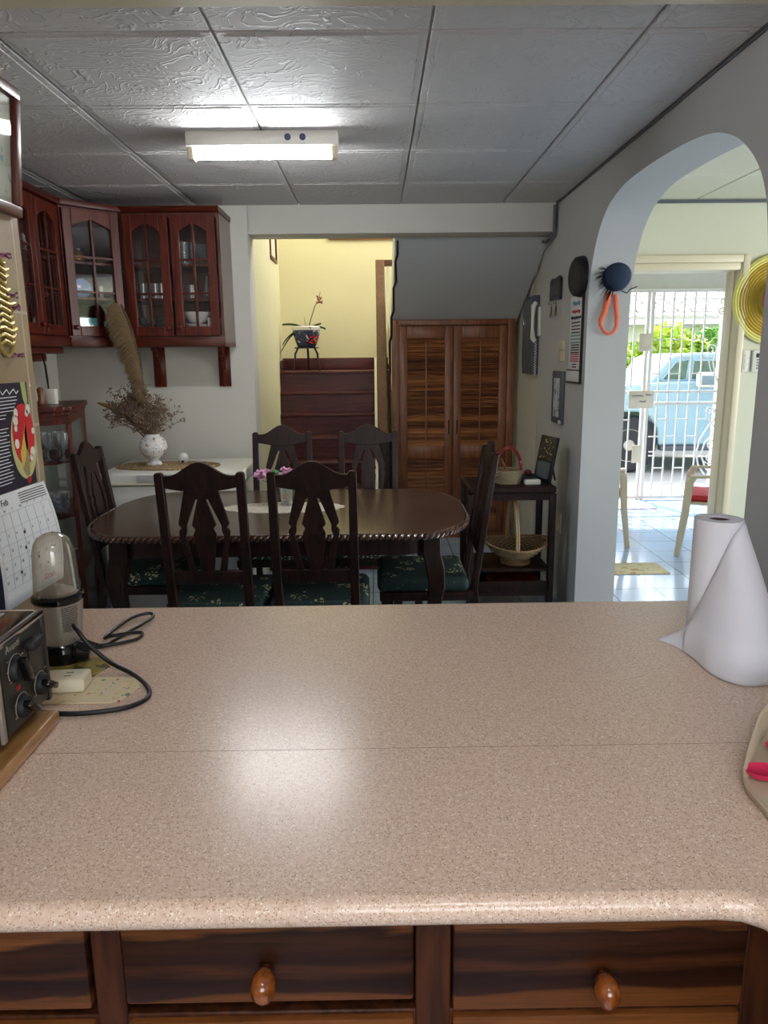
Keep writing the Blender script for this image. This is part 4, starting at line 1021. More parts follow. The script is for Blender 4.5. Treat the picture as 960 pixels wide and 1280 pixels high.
MB().box(-.021, -.017, -.065, .065, -.115, .115).build('print', spots('floral_print', rgb(196,198,206), ((rgb(110,118,136), .34), (rgb(70,80,96), .2)), 22), t)
MB().box(-.022, -.017, -.12, -.07, -.15, -.13).build('corner_label', M['paper'], t)
t = thing('wall_outlet', 'cream electrical outlet low on the right wall behind the console table', 'outlet', (X_, 4.335, .47))
MB().box(-.007, 0, -.04, .04, -.06, .06, b=.003).build('plate', M['frame_cream'], t)
for z in (-.025, .025): MB().box(-.009, -.006, -.016, .016, z-.014, z+.014, b=.003).build('socket', M['plast'], t)
X2 = 1.1295
t = thing('breaker_panel', 'tall slate-grey metal breaker panel on the wall beside the closet', 'electrical panel', (X2, 5.345, 1.60))
MB().box(-.045, 0, -.17, .17, -.265, .265, b=.004).build('box', M['greyblue'], t)
MB().box(-.052, -.044, -.155, .155, -.22, .245, b=.003).build('door', plain('slate_door', rgb(92,98,108), .4), t)
MB().box(-.056, -.051, .10, .12, .06, .12, b=.001).build('latch', M['chrome'], t)
t = thing('wall_phone', 'white corded telephone handset on the wall edge before the breaker panel', 'telephone', (1.1095, 5.045, 1.68))
MB().box(-.02, 0, -.018, .018, -.09, .10, b=.006).build('base', M['plast'], t)
MB().tube([(-.035,0,.13), (-.052,0,.105), (-.055,0,.04), (-.055,0,-.04), (-.052,0,-.10), (-.035,0,-.125)], [.014,.018,.011,.011,.018,.014], 12).build('handset', M['plast'], t)
P = [(-.03+.008*cos(k*1.2), .008*sin(k*1.2), -.13-.0032*k) for k in range(70)]
MB().tube(P, .0022, 5).build('coiled_cord', M['plast'], t)
# conduit along the soffit edge
t = thing('cable_conduit', 'grey conduit with loose wires along the edge of the sloping soffit', 'conduit', (1.10, 4.9, 2.2))
MB().tube([(.0,-.10,.15), (-.01,-.235,.14), (-.012,-.236,-.02), (-.03,-.1,-.05), (-.02,.06,-.02)], .010, 8).build('pipe', M['greyblue'], t)
MB().tube([(-.02,.06,-.02), (-.004,.20,-.045), (-.0,.95,-.405), (-.012,1.01,-.44), (-.06, .99, -.462)], .012, 8).build('pipe', M['greyblue'], t)
MB().tube([(.002,-.10,.13), (-.004,-.215,.12), (-.004,-.215,-.03), (.0,-.06,-.05), (.004,.10,-.08), (.005,.30,-.20), (.004,.50,-.30), (.005,.62,-.42)], .004, 6).build('wire', M['silver'], t)
MB().tube([(.012,.20,-.06), (.006,.30,-.16), (.012,.36,-.20), (.004,.42,-.27), (.010,.5,-.33)], .004, 6).build('wire', M['plast'], t)

# things hanging on the arch jamb
YJ = 3.9445
t = thing('feathered_hat', 'small navy blue hat with dark feathers hanging on the arch jamb', 'hat', (1.245, YJ, 1.862))
h_ = MB().lathe([(.001,-.060),(.035,-.058),(.060,-.048),(.074,-.030),(.078,-.012),(.076,-.002),(.001,0)], n=32, axis='y').build('crown', plain('navy_felt', rgb(24,40,66), .8, noise=.2), t)
MB().tube([(.030,-.02,-.075), (.055,-.03,-.088), (.075,-.02,-.068), (.11,-.02,-.055)], .003, 6).build('band_wire', M['rubber'], t)
rf = random.Random(4); fe = MB()
for k in range(34):
    a = rf.uniform(radians(150), radians(255)); r0, r1 = .05, rf.uniform(.10, .145)
    d = Vector((cos(a), 0, sin(a)))
    fe.tube([d*r0+Vector((0,-.03,0)), d*(r0+r1)/2+Vector((0,-.045,0)), d*r1*.9+Vector((0,-.03,-.012))], [.003,.004,.001], 4, flat=.4)
fe.build('feather', plain('feather_black', rgb(20,26,36), .8), t)
t = thing('orange_ribbon', 'orange crocheted ribbon loop hanging under the navy hat', 'ribbon', (1.205, YJ-.012, 1.78))
rl = MB()
P = [(.008,0,.0), (.0,-.002,-.05), (-.012,-.004,-.10), (-.030,-.004,-.14), (-.028,-.004,-.165), (-.010,-.004,-.195), (.015,-.004,-.21), (.040,-.004,-.20), (.055,-.004,-.17), (.055,-.004,-.13), (.047,-.002,-.07), (.042,0,-.01)]
rl.tube(P, [.006,.0065,.006,.0055,.004,.0035,.0035,.0035,.004,.005,.0055,.005], 8, flat=2.4)
rl.build('loop', plain('orange_yarn', rgb(226,112,84), .9, noise=.25, nscale=120, bump=.6, bscale=220), t)

# ================================================================== CONSOLE TABLE
t = thing('console_table', 'dark wooden side console with shelves against the right wall', 'table', (.775, 4.235, 0))
W = M['darkchair']
MB().box(-.26, .235, -.195, .20, .705, .745, b=.012, seg=3).build('top', W, t)
MB().box(-.24, .215, -.18, .185, .665, .705).build('apron', W, t)
for sx in (-1, 1):
    for sy in (-1, 1):
        MB().box(-.012+sx*.2325-.018, -.012+sx*.2325+.018, sy*.165-.018, sy*.165+.018, 0, .70, b=.003).build('leg', W, t)
MB().box(-.24, .215, -.18, .185, .245, .265, b=.003).build('shelf', W, t)
MB().box(-.24, .215, -.18, .185, .10, .125, b=.003).box(-.24, .215, -.183, -.170, .125, .19, b=.003).build('lower_shelf', W, t)
MB().box(-.24, .215, .178, .184, .125, .265).build('back_panel', W, t)
# red tray on the lower shelf
t = thing('red_dish', 'shallow reddish dish on the lowest shelf of the console', 'dish', (.80, 4.21, .1255))
MB().lathe([(.06,0),(.10,.008),(.15,.035),(.155,.045),(.148,.042),(.10,.014),(.06,.006)], n=28, cap=False).build('dish_body', plain('dull_red', rgb(120,50,44), .4), t)
def weave(prof, n=40, wr=.0032, stakes=26, wig=.0022, sq=(1,1)):
    mb = MB()
    for k, (r_, z) in enumerate(prof):
        P = [((r_+wig*(1 if (i+k) % 2 else -1))*cos(2*pi*i/n)*sq[0], (r_+wig*(1 if (i+k) % 2 else -1))*sin(2*pi*i/n)*sq[1], z(2*pi*i/n) if callable(z) else z) for i in range(n+1)]
        mb.tube(P, wr, 5)
    return mb
t = thing('handled_basket', 'large open wicker basket with a tall arched handle on the console shelf', 'basket', (.815, 4.19, .2655))
weave([(.085, .004), (.083, .012), (.080, .020), (.078, .028), (.078, .036)], wr=.0045).build('foot_ring', M['wicker'], t)
pf = []
for k in range(10):
    f_ = k/9; r_ = .08+.115*f_**.8
    pf.append((r_, (lambda a, f_=f_: .038+.075*f_+.030*f_*abs(cos(a))**2*1.0)))
weave(pf, 44, .0056, wig=.0042).build('woven_bowl', M['wicker'], t)
ins = MB().rings([[(q*cos(2*pi*i/32), q*sin(2*pi*i/32), z+.02*(q/.19)*abs(cos(2*pi*i/32))**2) for i in range(32)] for q, z in ((.004,.034),(.078,.034),(.12,.062),(.192,.108))], cap1=False)
ins.build('basket_lining', plain('shaded_gap_wicker', rgb(84,64,44), .8, noise=.3, nscale=90), t)  # darker inner sheet, colour stands in for shade between the weave rows
hd = MB(); 
for o_ in (-.006, .006): hd.tube([(-.02+o_+.02*cos(a)*0, .175*cos(a), .10+.285*sin(a)) for a in [pi*k/16 for k in range(17)]], .0065, 6)
hd.build('handle', plain('pale_cane', rgb(170,146,110), .6, noise=.3, nscale=80), t)
t = thing('small_basket', 'small round wicker basket with a red braided handle on the console top', 'basket', (.755, 4.17, .7455))
weave([(.070+.012*k/8, .006+.0088*k) for k in range(9)], 30, .0045).build('woven_bowl', plain('grey_wicker', rgb(150,136,110), .8, noise=.3, nscale=90), t)
MB().lathe([(.001,.003),(.068,.003),(.078,.07),(.072,.07),(.064,.010)], n=24, cap=False).build('basket_lining', M['wicker'], t)
hb = MB()
for ph in (0, 2.1, 4.2):
    hb.tube([(.078*cos(a)+.006*cos(a*9+ph)*cos(a), .006*sin(a*9+ph), .07+.135*sin(a)+.006*cos(a*9+ph)*sin(a)) for a in [pi*k/40 for k in range(41)]], .0045, 5)
hb.build('handle', spots('red_white_braid', rgb(150,40,50), ((rgb(226,190,190), .22),), 60), t)
t = thing('wooden_spatula', 'light wooden spatula leaning inside the small basket', 'spatula', (.755, 4.17, .757))
MB().tube([(.035, 0, 0), (.0, 0, .05), (-.02, 0, .09), (-.04, 0, .13)], [.007,.007,.022,.014], 8, flat=.3).build('blade', M['board'], t)
t = thing('soap_box', 'small white box lying on the console beside the basket', 'box', (.885, 4.11, .7455), .1)
MB().box(-.045, .045, -.022, .022, 0, .030, b=.008, seg=3).build('box_body', M['plast'], t)
t = thing('dark_case', 'flat black case behind the white box on the console', 'case', (.885, 4.25, .7455))
MB().box(-.05, .05, -.05, .05, 0, .035, b=.006).build('case_body', M['black'], t)
t = thing('red_pot', 'small dark red ornament on the flat black case', 'ornament', (.885, 4.24, .7807))
MB().lathe([(.012,0),(.022,.008),(.022,.022),(.010,.030)], n=16).build('pot_body', plain('dark_red', rgb(90,24,34), .4), t)
t = thing('standing_frame', 'black standing picture frame with gold pattern leaning back on the console', 'picture frame', (.965, 4.22, .7455), rot=(0, 0, radians(-76)))
ff = MB().box(-.10, .10, -.008, .008, 0, .265, b=.003)
ff.xf(Matrix.Rotation(radians(-10), 4, 'X')); ff.build('frame', M['darkframe'], t)
gg = MB().box(-.075, .075, -.0095, -.008, .13, .245); gg.xf(Matrix.Rotation(radians(-10), 4, 'X')); gg.build('gold_picture', spots('gold_picture', rgb(40,38,40), ((rgb(190,170,110), .3), (rgb(120,110,80), .2)), 40), t)
gg = MB().box(-.075, .075, -.0095, -.008, .02, .115); gg.xf(Matrix.Rotation(radians(-10), 4, 'X')); gg.build('lower_panel', M['greyblue'], t)
MB().tube([(0, .035, .20), (0, .085, .0)], .006, 6).build('strut', M['darkframe'], t)

# ================================================================== LIVING ROOM WALL THINGS
t = thing('straw_hat', 'large yellow straw hat with golden rings hanging beside the doorway', 'hat', (2.47, 4.669, 1.785))
prof = [(.270,-.014),(.272,-.018)]
r_ = .265
while r_ > .105:
    prof += [(r_, -.020-.012*(.27-r_)/.27), (r_-.008, -.026-.012*(.27-r_)/.27)]; r_ -= .016
MB().lathe([(.268,-.008)]+[q for q in prof if q[0] > .225]+[(.225,-.012)], n=56, axis='y', cap=False).build('brim_edge', plain('pale_straw', rgb(216,210,120), .8, noise=.15, nscale=60), t)
MB().lathe([q for q in prof if q[0] <= .235]+[(.10,-.05),(.095,-.10),(.08,-.115),(.001,-.118)], n=56, axis='y').build('crown', plain('golden_straw', rgb(176,148,50), .7, noise=.2, nscale=60), t)
MB().lathe([(.105,-.045),(.105,-.075),(.098,-.078)], n=40, axis='y', cap=False).build('hat_band', plain('pink_band', rgb(190,110,110), .8), t)
t = thing('alarm_keypad', 'white alarm keypad with a dark display beside the doorway', 'keypad', (2.405, 4.67, 1.415))
MB().box(-.05, .07, -.024, 0, -.066, .068, b=.006).build('body', M['plast'], t)
MB().box(-.03, .05, -.026, -.023, .022, .048).build('display', M['black'], t)
kb = MB()
for i in range(3):
    for j in range(4): kb.box(-.025+.022*i, -.012+.022*i, -.027, -.023, .004-.017*j, .013-.017*j, b=.002)
kb.build('keys', plain('grey_keys', rgb(120,122,124), .5), t)
t = thing('light_switch', 'narrow white light switch left of the alarm keypad', 'switch', (2.324, 4.67, 1.415))
MB().box(-.024, .026, -.008, 0, -.066, .068, b=.003).build('plate', M['plast'], t)
for z in (-.035, 0, .035): MB().box(-.014, .014, -.011, -.007, z-.012, z+.012, b=.002).build('rocker', M['plast'], t)

# ================================================================== PORCH
def plastic_chair(label, loc, rz, cushion):
    t = thing('plastic_armchair', label, 'chair', loc, rz)
    W = M['frame_cream']
    for sx in (-1, 1):
        MB().tube([(sx*.275, .27, 0), (sx*.255, .235, .30), (sx*.25, .22, .55), (sx*.25, .19, .60)], [.022,.026,.030,.024], 8, flat=.7).build('front_leg', W, t)
        MB().tube([(sx*.25, -.30, 0), (sx*.235, -.24, .42), (sx*.23, -.30, .85)], [.022,.028,.024], 8, flat=.7).build('back_leg', W, t)
        MB().tube([(sx*.25, .22, .595), (sx*.255, .05, .60), (sx*.245, -.20, .63), (sx*.235, -.27, .67)], [.026,.028,.026,.022], 8, flat=.45).build('armrest', W, t)
    MB().box(-.24, .24, -.23, .24, .385, .405, b=.008).build('seat', W, t)
    bk = MB()
    for k in range(5): bk.prism([(-.18+.078*k, .44), (-.135+.078*k, .44), (-.135+.078*k, .82), (-.18+.078*k, .82)], 'y', -.285, -.27)
    bk.box(-.225, .225, -.30, -.275, .80, .89, b=.02)
    bk.build('backrest', W, t)
    c_ = MB().box(-.215, .215, -.20, .235, 0, .045, b=.018, seg=3).build('seat_cushion', M['red'])
    c_.location = (loc[0], loc[1], .4055); c_.rotation_euler = (0, 0, rz); tag(c_, cushion, 'cushion')
plastic_chair('cream plastic armchair on the porch showing its arm and front leg', (2.57, 5.36, 0), radians(66), 'flat red cushion on the cream porch armchair by the door frame')
plastic_chair('cream plastic armchair on the porch mostly hidden behind the arch jamb', (1.665, 5.76, 0), -pi/2, 'flat red cushion on the porch armchair hidden behind the jamb')
o = MB().box(1.515, 1.99, 4.77, 5.03, 0, .008, b=.003).build('door_mat', spots('mat_weave', rgb(196,186,150), ((rgb(170,140,104), .33), (rgb(150,160,130), .25)), 16, rough=.9))
tag(o, 'beige patterned mat lying in the living room doorway', 'mat')
o = MB().box(2.10, 2.70, 6.90, 7.30, 0, .008, b=.003).build('porch_mat', spots('pink_mat', rgb(206,196,204), ((rgb(206,130,160), .3), (rgb(150,130,190), .28)), 7, rough=.9))
tag(o, 'pale mat with pink and violet flowers lying by the white gate', 'mat')

YG = 7.34
t = thing('iron_grille', 'white wrought iron security grille with scrollwork closing the porch', 'grille', (0, YG, 0))
fr_ = MB().box(1.62, 3.455, -.015, .015, .02, .05).box(1.62, 3.455, -.015, .015, 2.045, 2.07).box(3.43, 3.455, -.015, .015, .05, 2.045).box(2.73, 3.43, -.012, .012, 1.085, 1.105).box(2.73, 3.43, -.014, .014, .965, .992)
fr_.box(1.62, 2.60, -.012, .012, 1.085, 1.105)
fr_.build('frame', M['grille'], t)
xs = [2.80+.1035*k for k in range(5)]
for i, x in enumerate(xs):
    MB().box(x-.0065, x+.0065, -.007, .007, .05, 2.045).build('bar', M['grille'], t)
for i, x in enumerate([1.70+.1035*k for k in range(9)]):
    MB().box(x-.0065, x+.0065, -.007, .007, .05, 2.045).build('bar', M['grille'], t)
cols = [2.735]+xs
for i in range(len(cols)):
    x0 = cols[i]; x1 = cols[i]+.1035
    for z in ((.82, .33, 1.72, 1.42) if i % 2 else (.65, .17, 1.60, 1.27)): MB().box(x0, x1, -.006, .006, z-.006, z+.006).build('cross_bar', M['grille'], t)
for z in (1.98, 1.86): MB().box(2.735, 3.43, -.005, .005, z-.004, z+.004).build('cross_bar', M['grille'], t)
for i in range(8):
    x0 = 1.70+.1035*i
    for z in ((.82, .33, 1.72, 1.42) if i % 2 else (.65, .17, 1.60, 1.27)): MB().box(x0, x0+.1035, -.006, .006, z-.006, z+.006).build('cross_bar', M['grille'], t)
for x in (2.655, 2.70): MB().box(x-.014, x+.014, -.02, .02, 0, 2.07).build('gate_post', M['grille'], t)
def spiral(mb, c_, r0, r1, a0, turns, rad=.007):
    n = int(22*abs(turns)); P = []
    for i in range(n+1):
        f_ = i/n; a = a0+2*pi*turns*f_; q = r0+(r1-r0)*f_
        P.append((c_[0]+q*cos(a), 0, c_[1]+q*sin(a)))
    mb.tube(P, rad, 6)
def scr(fn):
    m_ = MB(); fn(m_); m_.build('scroll', M['grille'], t)
scr(lambda m: m.tube([(3.43,0,.20), (3.33,0,.26), (3.26,0,.36), (3.23,0,.48), (3.26,0,.62), (3.33,0,.74), (3.40,0,.84)], .009, 6))
scr(lambda m: m.tube([(3.43,0,.24), (3.34,0,.32), (3.28,0,.46), (3.31,0,.58), (3.38,0,.66), (3.43,0,.69)], .008, 6))
for q in (((3.37,.56), .055, .015, 2.6, -1.3), ((3.37,.42), .055, .015, -2.6, 1.3), ((3.33,.90), .045, .012, -.5, 1.3), ((3.41,.90), .03, .012, 3.6, -1.2), ((3.30,1.50), .055, .015, -.6, 1.3), ((3.38,1.86), .04, .012, .6, 1.2), ((3.38,1.96), .035, .01, .6, -1.2)):
    scr(lambda m: spiral(m, *q))
scr(lambda m: m.tube([(3.30,0,.86), (3.36,0,.78), (3.43,0,.70)], .007, 6))
scr(lambda m: m.tube([(3.35,0,1.47), (3.33,0,1.38), (3.36,0,1.24), (3.42,0,1.14)], .007, 6))
scr(lambda m: m.tube([(3.27,0,1.45), (3.31,0,1.30), (3.40,0,1.20)], .006, 6))
cp = plain('cream_plate', rgb(226,214,190), .5)
MB().box(2.575, 2.695, -.03, -.021, 1.49, 1.66, b=.003).build('lock_plate', cp, t)
MB().box(2.57, 2.67, -.03, -.021, .39, .57, b=.003).build('lock_plate', cp, t)
MB().tube([(2.64,-.03,1.50), (2.70,-.035,1.51), (2.74,-.03,1.50)], .008, 6).build('bolt', M['grille'], t)
MB().tube([(2.74,-.02,.50), (2.80,-.03,.50), (2.80,-.03,.46), (2.74,-.02,.46)], .008, 6).build('latch', M['grille'], t)
t = thing('gate_sign', 'cream hand-lettered card tied to the middle of the iron gate', 'sign', (2.625, YG-.04, 1.02))
MB().box(-.125, .125, -.004, .004, -.085, .09, b=.002).build('card', cp, t)
wr = MB(); rw = random.Random(9)
for z, a, b_ in ((.04, -.10, .02), (.05, .04, .10), (-.015, -.02, .05)):
    n = int((b_-a)/.007); wr.tube([(a+(b_-a)*i/n, -.0055, z+.014*sin(i*2.2)*rw.uniform(.4, 1)) for i in range(n+1)], .0022, 4)
wr.build('handwriting', M['ink'], t, smooth=False)

# ================================================================== OUTSIDE
struct('ground_yard', MB().box(-8, 22, 7.5, 40, -.10, -.005), M['asphalt'], smooth=False)
o = MB().box(-2, 3.42, 10.2, 10.35, -.005, .10, b=.01).build('kerb_stone', M['yellow']); 
tag(o, 'yellow painted kerb seen low behind the parked car', 'kerb')
# car, side on, nose to the left
t = thing('parked_car', 'pale blue pickup truck parked across the yard beyond the gate', 'car', (2.30, 9.15, 0), radians(-3))
cx_ = 1.72
body = [(0.02,.42),(0,.60),(.03,.82),(.12,.98),(.35,1.06),(1.20,1.12),(1.32,1.13),(4.6,1.13),(4.62,.50),(4.5,.38),(4.10,.36),(4.08,.55),(3.98,.70),(3.82,.76),(3.66,.76),(3.50,.70),(3.40,.55),(3.38,.34),(1.22,.34),(1.20,.55),(1.10,.70),(.94,.76),(.78,.76),(.62,.70),(.52,.55),(.50,.38)]
MB().prism([(a, b_) for a, b_ in body], 'y', 0, cx_).build('body', M['carpaint'], t, bevel=.035, seg=3)
# cab with window openings on the near side
cabp = [(1.10,1.10),(1.32,1.40),(1.42,1.45),(1.65,1.47),(2.75,1.47),(2.86,1.43),(2.92,1.10)]
MB().prism(cabp, 'y', .12, cx_-.12).build('cab', M['carpaint'], t, bevel=.03, seg=3)
for P in ([(1.24,1.14),(1.40,1.36),(1.56,1.38),(1.54,1.14)], [(1.60,1.14),(1.62,1.38),(2.50,1.38),(2.60,1.14)]):
    MB().prism(P, 'y', .108, .125).build('side_window', plain('car_window_dark', rgb(96,120,104), .08, noise=.5, nscale=9), t)
    MB().tube([(a, .108, b_) for a, b_ in P+[P[0]]], .010, 6).build('window_trim', M['carpaint'], t)
MB().box(.55, 4.3, -.012, .004, .86, .90).build('body_crease', M['carpaint'], t, bevel=.004)
MB().box(1.24, 3.36, -.04, .10, .28, .34, b=.01).build('side_step', M['greyblue'], t)
m_ = MB().box(1.60, 1.86, -.15, -.03, 1.06, 1.24, b=.035, seg=4).build('side_mirror', M['plast'], t)
MB().box(1.635, 1.83, -.153, -.148, 1.09, 1.20, b=.004).build('mirror_glass', plain('mirror_face', rgb(120,140,150), .1), m_)
for wx in (.86, 3.74):
    for wy in (.0, cx_-.20):
        w_o = MB().lathe([(.20,0),(.31,.0),(.345,.03),(.345,.17),(.31,.20),(.20,.20)], (wx, wy, .345), 32, 'y').build('wheel', M['tyre'], t)
        MB().lathe([(.001,-.005),(.06,-.012),(.08,.01),(.17,.012),(.205,-.004),(.205,.18),(.001,.18)], (wx, wy, .345), 32, 'y').build('hubcap', M['silver'], w_o)
# neighbour's house with a pale scalloped roof
t = thing('neighbour_house', 'pale neighbouring house with rows of scalloped roof tiles behind the hedge', 'house', (4, 14.2, 0))
MB().box(-5, 8, .4, 5, 0, 2.15).build('wall', M['beam_w'], t)
rt = MB()
for row in range(4):
    y0, z0 = .0+.45*row, 2.12+.17*row
    for i in range(50):
        x = -5.2+.265*i
        rt.tube([(x, y0-.06, z0), (x, y0+.48, z0+.19)], [.115,.10], 8, flat=.5)
    rt.box(-5.3, 8.2, y0, y0+.5, z0-.03, z0+.03)
rt.build('roof', plain('pale_roof_tile', rgb(214,206,200), .8, noise=.12, nscale=6), t)
MB().box(-5.3, 8.2, -.05, .45, 2.0, 2.10).build('fascia', M['white'], t)
# shrubs
def shrub(label, c_, r_, n, mats, seed, group=None, sz=.08):
    rs_ = random.Random(seed); t = thing('leafy_shrub', label, 'shrub', (c_[0], c_[1], 0), group=group)
    mb = MB()
    for k in range(5):
        a = rs_.uniform(0, 2*pi); mb.tube([(0,0,0), (cos(a)*r_[0]*.3, sin(a)*r_[1]*.3, c_[2]*.6), (cos(a)*r_[0]*.6, sin(a)*r_[1]*.6, c_[2]+r_[2]*.5)], [.04,.03,.012], 6)
    mb.build('stem', M['bark'], t)
    mb = MB()
    for k in range(n):
        d = Vector((rs_.gauss(0,1), rs_.gauss(0,1), rs_.gauss(0,1))).normalized(); q = rs_.uniform(.62, 1.03)
        q *= 1+.14*sin(d.x*7+seed)*cos(d.z*6+seed)
        p_ = Vector((d.x*r_[0]*q, d.y*r_[1]*q, c_[2]+d.z*r_[2]*q))
        if p_.z < .03: continue
        a = Vector((rs_.gauss(0,1), rs_.gauss(0,1), rs_.gauss(0,.6))).normalized(); b_ = a.cross(Vector((rs_.gauss(0,1), rs_.gauss(0,1), 1))).normalized()
        s2 = sz*rs_.uniform(.6, 1.3)
        mb.bm.faces.new([mb.bm.verts.new(v) for v in (p_-a*s2, p_+b_*s2*.45, p_+a*s2, p_-b_*s2*.45)])
    mb.build('foliage', mats, t, smooth=False, recalc=False)
LY = leafmat('lime_leaves', rgb(140,180,60), rgb(216,226,90)); LG = leafmat('green_leaves', rgb(84,140,64), rgb(160,200,110))
shrub('lime green shrub low in front of the house, left of the truck cab', (3.75, 11.9, .75), (.75, .6, .80), 3600, LY, 1)
shrub('tall yellow-green shrub rising behind the truck windscreen', (4.75, 12.2, .95), (.85, .6, .98), 4200, LY, 2)
shrub('green shrub behind the truck cab roof', (5.75, 12.4, .98), (.9, .6, 1.0), 4200, LG, 3)
shrub('pale green shrub at the right behind the truck bed', (6.9, 12.6, .95), (.95, .6, .98), 3600, LG, 4)
shrub('green shrub far left behind the truck bonnet', (2.6, 12.4, .8), (.8, .6, .8), 3000, LG, 5)

# ================================================================== ON THE COUNTER
CT = .9
# toaster oven on a board
o = MB().box(-.90, -.512, .60, 1.09, CT+.0005, CT+.022, b=.006, seg=3).build('chopping_board', M['board'])
o.rotation_euler = (0, 0, 0); tag(o, 'honey-coloured wooden board under the toaster oven', 'board')
t = thing('toaster_oven', 'black and steel toaster oven with control knobs facing the worktop', 'toaster oven', (-.53, .9, CT+.0225))
# local: x<=0 body; y from -.28 to .205 ; z feet .012
MB().box(-.30, -.008, -.28, .205, .012, .160, b=.005).build('body', plain('dark_steel', rgb(30,30,34), .22, metal=.5), t)
MB().box(-.298, -.004, -.278, .203, .158, .1615, b=.001).build('top_plate', plain('black_steel', rgb(26,26,32), .12, metal=.6), t)
MB().box(-.010, .001, -.283, .208, .150, .163, b=.003).build('top_trim', M['chrome'], t)
MB().box(-.008, .0, .065, .195, .018, .150, b=.002).build('control_panel', M['panel'], t)
MB().box(-.010, .001, .195, .208, .012, .155, b=.002).build('corner_trim', plain('dark_trim', rgb(40,40,42), .3, metal=.4), t)
MB().box(-.008, -.001, -.275, .055, .02, .148).build('glass_door', plain('smoked_glass', rgb(60,58,48), .08, metal=.2), t)
MB().box(-.006, .004, .045, .056, .018, .145, b=.002).build('door_frame', M['silver'], t)
MB().box(-.2, -.05, .17, .19, .1615, .163, b=.0) .build('top_slot', M['silver'], t)
for y in (-.25, .18):
    for x in (-.27, -.03): MB().cyl((x, y, 0), (x, y, .013), .012, n=12).build('foot', M['rubber'], t)
def knob(y, z, r_, ang):
    k = MB().lathe([(r_,0),(r_,.006),(r_*.85,.010),(.001,.010)], n=24, axis='x').build('knob', M['black'], t)
    k.location = (0, y, z)
    w1 = MB().box(.009, .022, -r_*.28, r_*.28, -r_*1.05, r_*1.05, b=.002); w1.xf(Matrix.Rotation(ang, 4, 'X')); w1.build('knob_grip', M['blackgloss'], k)
    rg_ = MB().tube([(.001, r_*1.18*cos(a), r_*1.18*sin(a)) for a in [pi*(-.15)+pi*1.3*q/24 for q in range(25)]], .0008, 4); rg_.build('dial_ring', M['silver'], k)
knob(.104, .107, .019, .35); knob(.172, .052, .017, 1.0); knob(.110, .046, .017, .9)
MB().box(.0002, .001, .145, .160, .075, .13).build('lever_slot', M['blackgloss'], t)
MB().box(.001, .018, .132, .172, .122, .136, b=.004).build('lever', M['black'], t)
tx_ = MB(); mt = Matrix(((0,0,1,.0006),(1,0,0,.082),(0,1,0,.138),(0,0,0,1)))
tx_.text('Avanti', .016, mt); tx_.build('lettering', M['silver'], t, smooth=False)
MB().box(.0002, .0012, .100, .112, .0735, .0815).build('indicator', plain('red_lamp', rgb(150,30,30), .4), t)
tk = MB()
for y, z in ((.082,.125),(.079,.11),(.084,.092),(.125,.12),(.15,.04),(.155,.068),(.19,.07),(.19,.045),(.09,.055),(.088,.035),(.13,.03)): tk.box(.0002, .0008, y, y+.006, z, z+.0018)
tk.build('dial_marks', M['silver'], t)

# bullet blender
toaster = t
t = thing('bullet_blender', 'silver bullet blender with a cloudy cup and black base on the worktop', 'blender', (-.612, 1.345, CT)); t.scale = (.87, .87, 1); bullet = t
MB().lathe([(.050,0.0),(.052,.004),(.050,.03),(.043,.040),(.001,.042)], n=32).build('base', M['blackgloss'], t)
MB().tube([(.025,-.02,.02),(.045,-.022,.024),(.066,-.018,.020)], [.016,.022,.014], 10).build('base_lobe', M['blackgloss'], t)
MB().lathe([(.040,.030),(.042,.034),(.045,.07),(.051,.118),(.052,.124)], n=36, cap=False).build('body', M['silver'], t)
MB().lathe([(.052,.120),(.0545,.123),(.0545,.131),(.051,.134),(.046,.134),(.001,.130)], n=36).build('collar_ring', M['blackgloss'], t)
rs = []
for z, r_ in ((.135,.047),(.140,.049),(.150,.0475),(.18,.0455),(.215,.043),(.232,.039),(.243,.031),(.250,.019),(.253,.006)):
    rs.append([((r_*(1-.035*(.5+.5*cos(4*2*pi*i/48))**6))*cos(2*pi*i/48), (r_*(1-.035*(.5+.5*cos(4*2*pi*i/48))**6))*sin(2*pi*i/48), z) for i in range(48)])
MB().rings(rs, cap0=False).build('cup', M['cup'], t)
MB().lathe([(.001,.135),(.036,.135),(.038,.139),(.030,.142),(.012,.150),(.001,.151)], n=24).build('blade_hub', plain('grey_hub', rgb(120,112,104), .4, metal=.5), t)
lb = MB(); rl_ = random.Random(1)
for i in range(14):
    z = .114-.0036*i; a = radians(-62)
    while a < radians(-22):
        l = radians(rl_.uniform(3, 9)); r_ = .0462+.0052*min(1, (z-.07)/.048)+.0003
        lb.rings([[(r_*cos(q), r_*sin(q), z+h__) for q in (a, a+l/2, a+l)] for h__ in (0, .0013)], closed=False); a += l+radians(1.2)
lb.build('printed_text', M['ink'], t, smooth=False)
t = thing('power_adaptor', 'cream plastic power adaptor lying by the blender', 'adaptor', (-.575, 1.205, CT+.004), radians(4))
MB().box(-.062, .062, -.024, .024, 0, .026, b=.005, seg=3).build('case', M['frame_cream'], t)
sk_ = MB()
for x in (-.02, .025): sk_.box(x, x+.012, -.010, -.007, .0258, .0264).box(x, x+.012, .004, .007, .0258, .0264)
sk_.build('socket', M['greyblue'], t)
